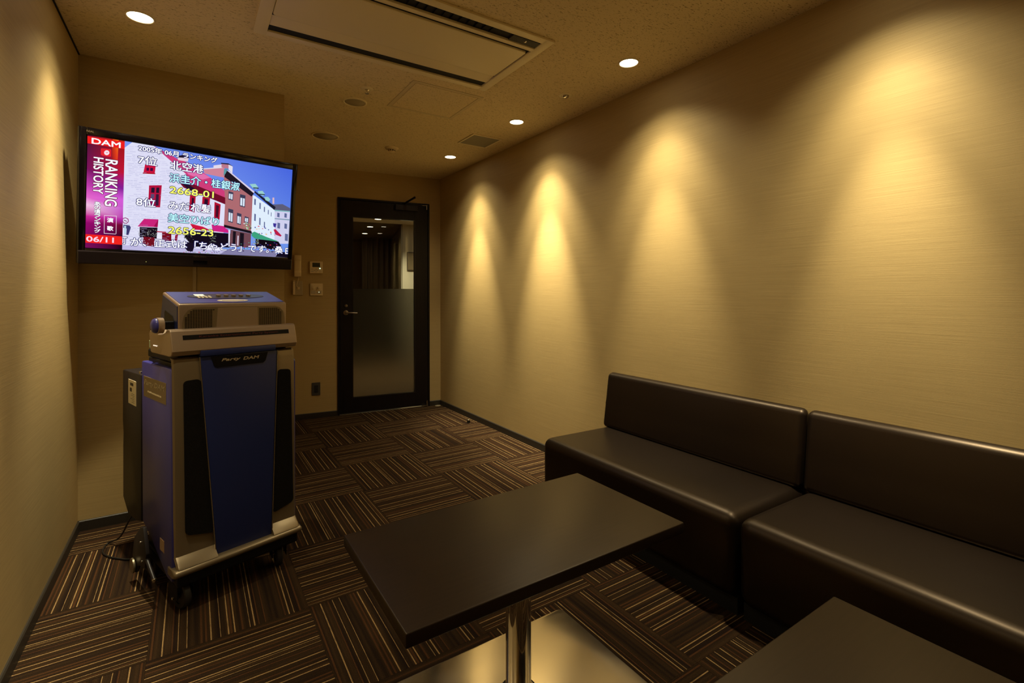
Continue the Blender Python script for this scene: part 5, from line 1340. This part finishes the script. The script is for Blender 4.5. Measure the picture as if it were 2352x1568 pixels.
([(150,170,150)],[(-556,-2305),(-505,-2320),(-514,-2360),(-565,-2352)]),
([(200,60,90)],[(354,-2229),(396,-2235),(388,-2255),(347,-2252)]),
([(150,60,120)],[(-3167,-860),(-3054,-815),(-2947,-871),(-2929,-1004),(-3011,-1118),(-3125,-1110),(-3180,-1005)]),
([(225,225,245)],[(-3144,-891),(-3054,-853),(-2977,-903),(-2960,-998),(-3027,-1081),(-3110,-1070),(-3150,-997)]),
([(120,40,90)],[(-3109,-936),(-2994,-987),(-3005,-1016),(-3116,-975)]),
([(60,60,110)],[(-3131,-1168),(-2895,-1184),(-2847,-1286),(-2932,-1657),(-3016,-1650),(-3007,-1349),(-3140,-1313)]),
([(180,215,230)],[(-3104,-1214),(-3028,-1221),(-3032,-1641),(-3085,-1621)]),
([(70,10,40),(190,40,20),(170,20,25),(90,20,60)],[(-4477,2765),(-3151,2765),(-3152,2316),(-4480,2290)]),
([(90,20,60),(170,20,25),(190,20,50),(120,20,90)],[(-4480,2290),(-3152,2316),(-3153,1292),(-4486,1273)]),
([(120,20,90),(190,20,50),(130,30,150),(190,60,170)],[(-4486,1273),(-3153,1292),(-3155,519),(-4490,504)]),
([(190,60,170),(130,30,150),(210,90,215),(225,100,200)],[(-4490,504),(-3155,519),(-3155,0),(-4493,-12)]),
([(225,100,200),(210,90,215),(200,90,205),(240,190,225)],[(-4493,-12),(-3155,0),(-3156,-365),(-4495,-374)]),
([(240,190,225),(200,90,205),(185,50,170),(200,40,150)],[(-4495,-374),(-3156,-365),(-3157,-888),(-4498,-894)]),
([(200,40,150),(185,50,170),(110,10,40),(150,10,110)],[(-4498,-894),(-3157,-888),(-3157,-1204),(-4500,-1208)]),
([(150,10,110),(110,10,40),(25,5,20),(130,10,90)],[(-4500,-1208),(-3157,-1204),(-3158,-1837),(-4504,-1837)]),
([(130,10,90),(25,5,20),(15,3,15),(120,15,90)],[(-4504,-1837),(-3158,-1837),(-3159,-2367),(-4505,-2364)]),
([(200,60,20),(240,120,30),(230,60,30),(150,20,30)],[(-3598,2765),(-3379,2765),(-3399,1812),(-3618,1818)]),
([(235,30,30)],[(-4483,2714),(-3156,2716),(-3150,2398),(-4479,2390)]),
([(240,35,30)],[(-4503,-1737),(-3167,-1739),(-3171,-2145),(-4502,-2131)]),
([(225,35,45)],[(-3990,2266),(-3669,2285),(-3639,2245),(-3642,1960),(-3692,1932),(-3971,1934),(-4007,1973),(-4011,2225)]),
([(245,225,235)],[(-3702,2118),(-3715,2059),(-3749,2010),(-3798,1985),(-3846,1992),(-3882,2026),(-3895,2081),(-3883,2140),(-3848,2188),(-3800,2213),(-3752,2207),(-3716,2172)]),
([(225,50,60)],[(-3853,2139),(-3796,2104),(-3739,2152),(-3791,2069)]),
([(235,215,230)],[(-3851,-791),(-3412,-777),(-3411,-800),(-3851,-815)]),
([(235,215,230)],[(-3412,-777),(-3409,-1634),(-3390,-1632),(-3393,-775)]),
([(235,215,230)],[(-3409,-1634),(-3846,-1636),(-3846,-1660),(-3408,-1657)]),
([(235,215,230)],[(-3846,-1636),(-3851,-791),(-3833,-789),(-3828,-1635)]),
]
TVTEXT = [('2005年 06月 ランキング', -0.2624, 0.2428, 0.3313, 0.0268, (250, 250, 255),
 (30, 30, 110), 0),
 ('7位', -0.2632, 0.1812, 0.0748, 0.0415, (250, 250, 255),
 (20, 20, 100), 0),
 ('北空港', -0.1333, 0.1769, 0.1404, 0.045, (250, 250, 255),
 (20, 20, 100), 0),
 ('浜圭介・桂銀淑', -0.1357, 0.1135, 0.3174, 0.0453, (190, 250, 255),
 (20, 20, 100), 0),
 ('2668-01', -0.1328, 0.0592, 0.1924, 0.0332, (250, 250, 110),
 (20, 20, 60), 0),
 ('8位', -0.2656, -0.02, 0.0752, 0.0423, (250, 250, 255),
 (20, 20, 100), 0),
 ('みだれ髪', -0.1361, -0.0229, 0.1846, 0.0439, (250, 250, 255),
 (20, 20, 100), 0),
 ('美空ひばり', -0.1365, -0.0856, 0.2247, 0.0441, (190, 250, 255),
 (20, 20, 100), 0),
 ('2656-23', -0.1336, -0.1444, 0.1983, 0.0354, (250, 250, 110),
 (20, 20, 60), 0),
 ('が、正式は「ちゃどう」です。桑', -0.2841, -0.2178, 0.7098, 0.0424, (250, 250, 255),
 (30, 30, 110), 0),
 ('丁', -0.3156, -0.2104, 0.0168, 0.0347, (250, 250, 255),
 (30, 30, 110), 0),
 ('E', 0.441, -0.2172, 0.0137, 0.0337, (250, 250, 255),
 (30, 30, 110), 0),
 ('DAM', -0.4329, 0.2417, 0.1021, 0.024, (250, 250, 255), None, 0),
 ('06/11', -0.4466, -0.2067, 0.0981, 0.0241, (250, 215, 235), None, 0),
 ('RANKING', -0.3836, -0.034, 0.0439, 0.2141, (250, 250, 255),
 (110, 10, 60), 1),
 ('HISTORY', -0.4255, 0.019, 0.0344, 0.1632, (250, 250, 255),
 (110, 10, 60), 1),
 ('演', -0.3739, -0.1109, 0.022, 0.0211, (250, 250, 255), None, 0),
 ('歌', -0.3733, -0.1499, 0.0221, 0.0212, (250, 250, 255), None, 0),
 ('あ', -0.4204, -0.0368, 0.0206, 0.0166, (250, 250, 255),
 (60, 10, 60), 0),
 ('の', -0.4202, -0.0549, 0.0206, 0.0166, (250, 250, 255),
 (60, 10, 60), 0),
 ('頃', -0.42, -0.073, 0.0207, 0.0166, (250, 250, 255),
 (60, 10, 60), 0),
 ('ラ', -0.4197, -0.091, 0.0206, 0.0166, (250, 250, 255),
 (60, 10, 60), 0),
 ('ン', -0.4195, -0.1092, 0.0207, 0.0167, (250, 250, 255),
 (60, 10, 60), 0),
 ('キ', -0.4193, -0.1274, 0.0207, 0.0167, (250, 250, 255),
 (60, 10, 60), 0),
 ('ン', -0.4191, -0.1455, 0.0208, 0.0167, (250, 250, 255),
 (60, 10, 60), 0),
 ('グ', -0.4189, -0.1638, 0.0207, 0.0168, (250, 250, 255),
 (60, 10, 60), 0)]
# ---------------------------------------------------------------- television
tvm=mat('tv_gloss_black',(.004,.003,.004,1),.12,spec=.6)
ya,ti=.199,.16
tv=bpy.data.objects.new('television',None); COL.objects.link(tv); tag(tv,'black flat screen television tilted on the wall, showing a song ranking over a street','television')
XT=Vector((math.cos(ya),math.sin(ya),0)); Nn=Vector((math.sin(ya),-math.cos(ya),0)); UP=Vector((0,0,1))*math.cos(ti)+Nn*math.sin(ti); BK=-(XT.cross(UP))
tv.matrix_world=Matrix(((XT.x,BK.x,UP.x,-.3406),(XT.y,BK.y,UP.y,-1.961),(XT.z,BK.z,UP.z,1.653),(0,0,0,1)))
# local: x right, y away from the viewer, z up ; screen face at y=0
W2,H2=.481,.311
bm=box(-W2,-.4525,-.004,.03,-H2,H2,.004); box(.457,W2,-.004,.03,-H2,H2,.004,bm=bm); box(-.4525,.457,-.004,.03,.277,H2,.004,bm=bm); box(-.4525,.457,-.004,.03,-.252,-.2395,.002,bm=bm)
obj('bezel',bm,tvm,tv,auto=40)
obj('lower_bar',box(-W2+.001,W2-.001,-.010,.03,-H2,-.2485,.005),mat('tv_bar',(.012,.008,.010,1),.22),tv)
obj('back_shell',prism([(-.47,.30),(.47,.30),(.47,-.30),(-.47,-.30)],'y',.028,.075,.012),mat('tv_back',(.01,.01,.01,1),.5),tv)
bm=box(-.11,.11,.075,.09,-.12,.12,.002); obj('wall_bracket',bm,black_m,tv)
bm=bmesh.new(); inv=tv.matrix_world.inverted()
for zz in (-.06,.06):
    a=Vector((0,.088,zz)); b_=inv@Vector((-.37+.0,YB+.004,1.653+zz-.03)); bar(a,b_,.04,.018,bm)
obj('support_arm',bm,black_m,tv)
scr=obj('screen',box(-.4525,.457,.0015,.01,-.2395,.277),mat('screen_black',(.002,.002,.003,1),.15),tv)
# picture: coloured flat shapes on the lit panel (vertex colours, emission)
em=bpy.data.materials.new('screen_light'); em.use_nodes=True; n=em.node_tree.nodes; n.clear()
at=n.new('ShaderNodeVertexColor'); at.layer_name='Col'; e=n.new('ShaderNodeEmission'); o=n.new('ShaderNodeOutputMaterial'); e.inputs[1].default_value=TV_E
em.node_tree.links.new(at.outputs[0],e.inputs[0]); em.node_tree.links.new(e.outputs[0],o.inputs[0])
hx=lambda h: srgb(*h)
vs,fs,cs=[],[],[]
lines=TVPOLY
for i,ln in enumerate(lines):
    cc=[hx(k) for k in ln[0]]; pp=[(a/1e4,b_/1e4) for a,b_ in ln[1]]
    if len(cc)==1: cc=cc*len(pp)
    y=.0013-.0012*i/len(lines); k=len(vs)
    vs+=[(a,y,b_) for a,b_ in pp]; fs.append(list(range(k,k+len(pp)))); cs+=cc
me=bpy.data.meshes.new('picture'); me.from_pydata(vs,[],fs)
ca_=me.color_attributes.new('Col','FLOAT_COLOR','POINT')
for i,c in enumerate(cs): ca_.data[i].color=c
me.materials.append(em); po=bpy.data.objects.new('picture',me); COL.objects.link(po); po.parent=scr
ems={}
def ecol(h):
    if h not in ems: ems[h]=emis('letter_light',hx(h),TV_E)
    return ems[h]
for s,x0,z0,wd,ht,c,oc,v in TVTEXT:
    cjk=any(ord(q)>255 for q in s)
    ht_=ht
    if oc:
        bm=text_fit(s,x0,z0,wd,ht,rot=bool(v),grow=.0034 if ht>.02 else .0020)
        obj('lettering_outline',to_plane(bm,'y',-.0002),ecol(oc),scr)
    bm=text_fit(s,x0,z0,wd,ht,rot=bool(v),grow=.0009 if s in('DAM','RANKING','HISTORY') else .0008)
    obj('lettering',to_plane(bm,'y',-.0005),ecol(c),scr)
gold=mat('bezel_print',(.20,.15,.09,1),.5)
obj('bezel_lettering',to_plane(text_fit('REAL',-.452,.2895,.026,.008),'y',-.0043),gold,tv)
obj('bezel_lettering',to_plane(text_fit('MITSUBISHI',-.0225,-.2580,.057,.0075,grow=.0002),'y',-.0104),gold,tv)
obj('indicator_light',box(-.2235,-.2215,-.0112,-.0095,-.293,-.291),emis('led_yellow',(.9,.9,.2),2),tv)
obj('ir_window',box(-.024,.042,-.0106,-.009,-.297,-.275,.001),mat('ir_black',(.001,.001,.001,1),.1),tv)

# ---------------------------------------------------------------- karaoke machine (local: x along the front, y to the back)
MROT=math.radians(17.2)
mc=thing('karaoke_machine','blue and silver karaoke machine on casters below the television','karaoke machine',(-.424,-2.793,0),MROT)
silver=mat('champagne_silver',(.25,.195,.12,1),.34,.6,.5)
silver2=mat('pinkish_silver',(.36,.27,.195,1),.36,.5,.5)
blue=mat('cobalt_blue_plastic',(.012,.022,.115,1),.38,spec=.5)
bluep=mat('violet_blue_panel',(.04,.04,.26,1),.32,spec=.5)
dark=mat('machine_black',(.005,.0045,.0045,1),.5,spec=.18)
dgrey=mat('dark_plum_plastic',(.012,.009,.010,1),.42,spec=.3)
WM=.455
# chassis
obj('cabinet',box(.016,WM-.014,.05,.41,.135,.935,.004),dark,mc)
bm=prism([(-.012,.150),(-.020,.155),(-.023,.165),(-.018,.174),(-.006,.178),(.055,.177),(.055,.150)],'x',-.012,WM+.018); 
bmesh.ops.bevel(bm,geom=[e for e in bm.edges if abs(e.verts[0].co.x-e.verts[1].co.x)<1e-4 and e.verts[0].co.y<.05 and e.verts[1].co.y<.05],offset=.010,segments=3,profile=.5,affect='EDGES')
obj('bumper',bm,silver,mc,auto=50)
obj('base_frame',box(.002,WM+.004,-.008,.42,.108,.152,.008),dark,mc)
# silver front shell: two pillars with a flared foot
def pillar(xa,xb,xc,xd):
    """outer edge xa(top)->xb(bottom), inner edge xc(top)->xd(bottom)"""
    rows=[(.962,.032),(.955,.020),(.93,.014),(.60,.014),(.24,.018),(.214,.018),(.206,.010),(.184,-.012),(.177,-.016)]
    bm=bmesh.new(); F=[];B=[]
    for z,y in rows:
        t_=(.962-z)/(.962-.178); o_=xa+(xb-xa)*t_; i_=xc+(xd-xc)*t_
        F.append((bm.verts.new((o_,y+.012,z)),bm.verts.new((o_+(.005 if i_>o_ else -.005),y+.003,z)),bm.verts.new((o_+(.014 if i_>o_ else -.014),y,z)),bm.verts.new((i_,y,z)),bm.verts.new((i_,.06,z)),bm.verts.new((o_+(.014 if i_>o_ else -.014),.06,z))))
    for a,b_ in zip(F,F[1:]):
        for k in range(6): bm.faces.new((a[k],b_[k],b_[(k+1)%6],a[(k+1)%6]))
    bm.faces.new(F[0]); bm.faces.new(F[-1][::-1]); bmesh.ops.recalc_face_normals(bm,faces=bm.faces[:]); return bm
obj('front_pillar',pillar(-.008,0,.079,.137),silver,mc,auto=35)
obj('front_pillar',pillar(WM+.002,WM+.010,.376,.352),silver,mc,auto=35)
bm=prism([(.081,.960),(.374,.960),(.350,.172),(.139,.172)],'y',.006,.05); bmesh.ops.bevel(bm,geom=[e for e in bm.edges if e.verts[0].co.y<.007 and e.verts[1].co.y<.007],offset=.003,segments=2,profile=.5,affect='EDGES')
obj('front_panel',bm,blue,mc,auto=35)
for (a,b_,c,d) in ((.0775,.0805,.1375,.1345),(.3745,.3775,.3535,.3505)):
    obj('panel_edge_trim',prism([(a,.960),(b_,.960),(c if c>a else c,.176),(d,.176)],'y',.004,.012),mat('trim_silver',(.5,.42,.3,1),.25,.9),mc)
bd=obj('name_badge',prism([(.117,.957),(.335,.957),(.325,.922),(.315,.914),(.138,.914),(.128,.922)],'y',.003,.008,.001),dark,mc)
lt=mat('gold_lettering',(.80,.66,.42,1),.5)
obj('lettering',to_plane(text_fit('Party',.155,.9335,.070,.0135,grow=.0006,shear=.25),'y',.0024),lt,bd)
obj('lettering',to_plane(text_fit('DAM',.236,.9345,.062,.0115,grow=.0006,shear=.2),'y',.0024),lt,bd)
def spk_quad(pts):
    cx=sum(p[0] for p in pts)/4; bm=prism(pts,'y',.009,.03); 
    bmesh.ops.bevel(bm,geom=[e for e in bm.edges if abs(e.verts[0].co.y-e.verts[1].co.y)>.01],offset=.014,segments=4,profile=.5,affect='EDGES')
    return bm
grl=mat('speaker_mesh',(.006,.0055,.0055,1),.8,spec=.1)
noise_to(grl,(1,1,1),700,0,(.003,.003,.003,1),(.012,.010,.009,1),bump=.2,dist=.0005)
obj('speaker_grille',spk_quad([(.026,.874),(.0835,.876),(.130,.266),(.034,.290)]),grl,mc,auto=40)
obj('speaker_grille',spk_quad([(.3815,.876),(.435,.872),(.447,.286),(.3585,.262)]),grl,mc,auto=40)
# side panels
sp=[(.028,.905),(.048,.922),(.420,.920),(.405,.245),(.27,.20),(.085,.122),(.028,.122)]
def side(x0,x1):
    bm=prism(sp,'x',x0,x1); bmesh.ops.bevel(bm,geom=bm.edges[:],offset=.006,segments=2,profile=.5,affect='EDGES'); return bm
obj('side_panel',side(-.0065,.020),bluep,mc,auto=35)
obj('side_panel',side(WM-.015,WM+.012),bluep,mc,auto=35)
pl=obj('side_plate',prism([(.092,.862),(.383,.861),(.383,.776),(.092,.779)],'x',-.0080,-.0062,.0006),mat('brass_silver_plate',(.24,.18,.10,1),.45,.2),mc)
lt2=mat('pale_lettering',(.90,.82,.62,1),.5)
obj('lettering',to_plane(text_fit('Party DAM',-.372,.822,.268,.026,grow=.0006,shear=.25),'x',-.0088),lt2,pl)
bm=bmesh.new()
for i in range(9): box(-.0086,-.0079,.150+i*.020,.165+i*.020,.799,.805,bm=bm)
obj('small_print',bm,lt2,pl)
obj('warning_sticker',box(-.0078,-.0064,.115,.165,.205,.250),mat('sticker_tan',(.35,.22,.12,1),.6),mc)
# top platform and console
obj('top_platform',box(.02,WM-.02,.05,.44,.934,.968,.006),dark,mc)
pf=[(.030,.968),(.010,.972),(.002,.988),(.006,1.012),(.022,1.062),(.030,1.070),(.060,1.070),(.075,1.060),(.115,1.048),(.165,1.048),(.19,1.062),(.27,1.058),(.285,1.045),(.262,.972),(.25,.968)]
bm=prism([(y,z) for y,z in pf],'x',-.014,WM+.006); bmesh.ops.bevel(bm,geom=[e for e in bm.edges if abs(e.verts[0].co.x-e.verts[1].co.x)<1e-4],offset=.004,segments=2,profile=.5,affect='EDGES')
con=obj('console',bm,silver2,mc,auto=14)
# display slot lies on the sloping face between (.006,1.012) and (.022,1.062)
def onslope(z): return .006+(.022-.006)*(z-1.012)/.05
bm=bmesh.new()
q=[(.025,1.030),(.428,1.030),(.428,1.047),(.025,1.047)]
A=[bm.verts.new((x,onslope(z)-.0012,z)) for x,z in q]; B=[bm.verts.new((x,onslope(z)+.004,z)) for x,z in q]
bm.faces.new(A); bm.faces.new(B[::-1]); [bm.faces.new((A[i],B[i],B[(i+1)%4],A[(i+1)%4])) for i in range(4)]; bmesh.ops.recalc_face_normals(bm,faces=bm.faces[:])
ds=obj('display_slot',bm,dark,con)
bm=text_fit('Karaoke Entertainment Party System',.08,1.0335,.30,.010)
for v in bm.verts: x,y,z=v.co; v.co=(x,onslope(y)-.0015,y)
obj('lettering',bm,mat('red_print',(.10,.008,.008,1),.5),ds)
obj('console_flap',box(.081,.366,-.001,.03,.962,.985,.003),blue,mc,auto=35)
# upper unit, wedge rising to the back
up_=[(.060,1.055),(.060,1.160),(.064,1.165),(.245,1.212),(.252,1.210),(.292,1.055)]
bm=prism(up_,'x',.024,.440); bmesh.ops.bevel(bm,geom=bm.edges[:],offset=.005,segments=3,profile=.5,affect='EDGES')
uu=obj('upper_unit',bm,silver2,mc,auto=35)
sl_=lambda y: 1.165+(y-.064)*(.047/.181)
def sloped(pts,h0,h1,name,m,parent):
    bm=bmesh.new(); A=[bm.verts.new((x,y,sl_(y)+h1)) for x,y in pts]; B=[bm.verts.new((x,y,sl_(y)+h0)) for x,y in pts]; nn=len(pts)
    bm.faces.new(A); bm.faces.new(B[::-1]); [bm.faces.new((A[i],B[i],B[(i+1)%nn],A[(i+1)%nn])) for i in range(nn)]; bmesh.ops.recalc_face_normals(bm,faces=bm.faces[:])
    return obj(name,bm,m,parent)
tp=sloped([(.031,.070),(.433,.070),(.433,.240),(.031,.240)],-.002,.0018,'top_panel',bluep,mc)
ct=sloped(oval(.30,.075,40,.235,.165),0,.0035,'control_panel',mat('control_dark',(.03,.025,.02,1),.35),tp)
sloped([(.115,.170),(.150,.170),(.150,.192),(.115,.192)],.003,.0045,'lcd',emis('lcd_pale',(1,.95,.7),.9),tp)
for i in range(8): sloped(oval(.010,.010,12,.12+(i%4)*.014,.140+(i//4)*.015),.003,.006,'button',lt2,tp)
for i in range(5): sloped(oval(.018,.018,16,.20+i*.030,.165),.003,.009,'button',silver,tp)
ov=sloped(oval(.120,.030,32,.232,.098),.001,.0032,'oval_label',mat('ivory_label',(.85,.78,.6,1),.4),tp)
sloped([(.19,.094),(.275,.094),(.275,.0985),(.19,.0985)],.003,.0036,'small_print',gold,tp)
# blue cheek of the upper unit and its dark arch
obj('side_cheek',prism([(.068,1.06),(.068,1.156),(.240,1.200),(.280,1.06)],'x',.0215,.0245),blue,uu)
obj('side_vent',prism([(.10,1.062),(.10,1.10),(.115,1.118),(.205,1.14),(.215,1.13),(.215,1.062)],'x',.0200,.0225),dark,uu)
# front grille of the upper unit
gy=.0595
fp=[( .036,1.066)]+[(.036+.001*k,1.09) for k in (0,)]+[(.041,1.118),(.055,1.140),(.080,1.151),(.39,1.151),(.410,1.144),(.426,1.125),(.430,1.10),(.430,1.066)]
obj('grille_panel',prism(fp,'y',gy-.0012,gy+.003),silver,uu)
def inD(x,z,left):
    if left: return x>.042 and x<.150-.010*((1.148-z)/.08) and z<1.147-.035*max(0,(.085-x)/.043)**2
    return x<.4235 and x>.318+.004*((1.148-z)/.08) and z<1.147-.030*max(0,(x-.385)/.0385)**2
for left in (True,False):
    bm=bmesh.new(); xs0=.045 if left else .322
    for r in range(14):
        z=1.0715+r*.0056
        for c in range(12 if left else 12):
            x=xs0+c*(.0088)
            if inD(x,z+.003,left) and inD(x+.0068,z+.003,left): box(x,x+.0068,gy-.0022,gy-.0005,z,z+.0030,bm=bm)
    f=obj('slot_shade_plates',bm,dark,uu); f['kind']='stuff'  # thin black plates set proud, painting the shade of open holes
bm=prism([(.155,1.068),(.160,1.148),(.314,1.148),(.318,1.068)],'y',gy-.0028,gy,.001); obj('embossed_panel',bm,silver2,uu)
# volume knob on the left cheek
bm=lathe([(.0,.0),(.020,.0),(.030,.004),(.031,.022),(.028,.024)],32,(-.009,.112,1.083),'x'); obj('knob_ring',bm,silver2,mc,auto=40)
bm=lathe([(.028,.022),(.029,.028),(.025,.036),(.014,.041),(0,.043)],32,(-.009,.112,1.083),'x'); obj('knob_cap',bm,bluep,mc,auto=50)
obj('knob_arm',box(-.012,.024,.098,.126,1.068,1.098,.004),dark,mc)
for i in range(3): obj('indicator_light',cyl(.0022,.003,'x',(-.015,.215-i*.018,1.000),10),emis('led_warm',(1,.8,.6),1.2),con)
# plug and cables behind the console
pk=bmesh.new(); box(-.010,.012,.285,.300,.985,1.015,.002,bm=pk); obj('plug_tag',pk,mat('mint_plastic',(.45,.62,.48,1),.4),mc,)
obj('rear_cable',tube([(.0,.292,.990),(.015,.33,.985),(.02,.37,.965),(.04,.40,.95)],.005),dark,mc,smooth=True)
# rear box hanging on the back
rb=[(.440,.858),(.735,.852),(.738,.62),(.726,.56),(.731,.50),(.730,.262),(.64,.205),(.50,.215),(.440,.23)]
bm=prism(rb,'x',-.004,.40); bmesh.ops.bevel(bm,geom=bm.edges[:],offset=.006,segments=2,profile=.5,affect='EDGES'); rx=obj('rear_box',bm,dgrey,mc,auto=35)
obj('rear_hinge',box(.03,.39,.405,.450,.30,.84,.002),dark,mc)
stk=obj('safety_sticker',box(-.0056,-.0035,.510,.632,.712,.820),mat('sticker_white',(.72,.66,.48,1),.55),rx)
ink=mat('sticker_ink',(.05,.04,.03,1),.6)
obj('sticker_mark',box(-.0060,-.0057,.55,.60,.795,.808),ink,stk); obj('sticker_mark',box(-.0060,-.0057,.575,.605,.768,.785),ink,stk)
bm=bmesh.new()
for i in range(6): box(-.0060,-.0057,.530,.530+.03+.05*random.random(),.722+i*.0075,.7235+i*.0075,bm=bm)
obj('sticker_lines',bm,ink,stk)
obj('latch',box(.0,.02,.47,.49,.855,.868,.002),steel_m,rx)
# casters
def caster(x,y,turn,big=True):
    r=.050
    z=bpy.data.objects.new('caster',None)
    bm=box(-.030,-.026,-.03,.035,.045,.108,.001); box(.026,.030,-.03,.035,.045,.108,.001,bm=bm); box(-.030,.030,-.03,.035,.100,.110,.002,bm=bm)
    o=obj('caster',bm,dark,mc,loc=(x,y,0),rot=(0,0,turn))
    w_=obj('wheel',lathe([(.030,-.013),(.046,-.013),(r,-.009),(r,.009),(.046,.013),(.030,.013)],36,(0,0,r),'x'),mat('tyre_grey',(.022,.02,.019,1),.55),o,auto=40)
    obj('wheel_hub',lathe([(0,-.016),(.010,-.016),(.011,-.011),(.030,-.010),(.030,.010),(.011,.011),(.010,.016),(0,.016)],28,(0,0,r),'x'),mat('hub_dark',(.03,.028,.026,1),.4),o,auto=40)
    obj('axle',cyl(.005,.068,'x',(0,0,r),12),steel_m,o,auto=40)
caster(.035,.06,math.radians(10)); caster(.410,.075,math.radians(-15)); caster(.03,.40,math.radians(5)); caster(.42,.40,math.radians(5))
# dark foot guard with tread wheel at the rear left
gp=[(.275,.265),(.315,.255),(.40,.19),(.425,.12),(.420,.055),(.385,.045),(.36,.08),(.31,.10),(.25,.11),(.235,.17)]
bm=prism(gp,'x',-.036,-.022); bmesh.ops.bevel(bm,geom=bm.edges[:],offset=.003,segments=2,profile=.5,affect='EDGES'); obj('foot_guard',bm,dgrey,mc,auto=35)
obj('guard_disc',lathe([(.0,-.006),(.024,-.005),(.03,0),(.03,.006),(0,.006)],28,(-.040,.395,.075),'x'),mat('disc_silver',(.35,.3,.2,1),.3,.8),mc,auto=40)
obj('screw',cyl(.004,.004,'x',(-.038,.30,.20),12),steel_m,mc,auto=40); obj('screw',cyl(.004,.004,'x',(-.038,.28,.13),12),steel_m,mc,auto=40)
bm=cyl(.007,.11,'y',(-.030,.20,.125),16); bmesh.ops.rotate(bm,verts=bm.verts,cent=(-.03,.2,.125),matrix=Matrix.Rotation(.45,3,'X')); obj('pedal_rod',bm,dgrey,mc,auto=40)
obj('rod_tip',cyl(.008,.012,'y',(-.030,.146,.10),16,bev=.002),steel_m,mc,auto=40)
# power cord on the carpet
cp=[(.05,.60,.235),(.02,.68,.18),(.0,.80,.05),(-.03,.88,.006),(-.064,.80,.006),(-.058,.73,.006),(-.03,.665,.006),(.0,.62,.006),(.06,.58,.006),(.12,.54,.006)]
obj('power_cord',tube(cp,.0035),mat('cord_black',(.008,.008,.008,1),.4),mc,smooth=True)
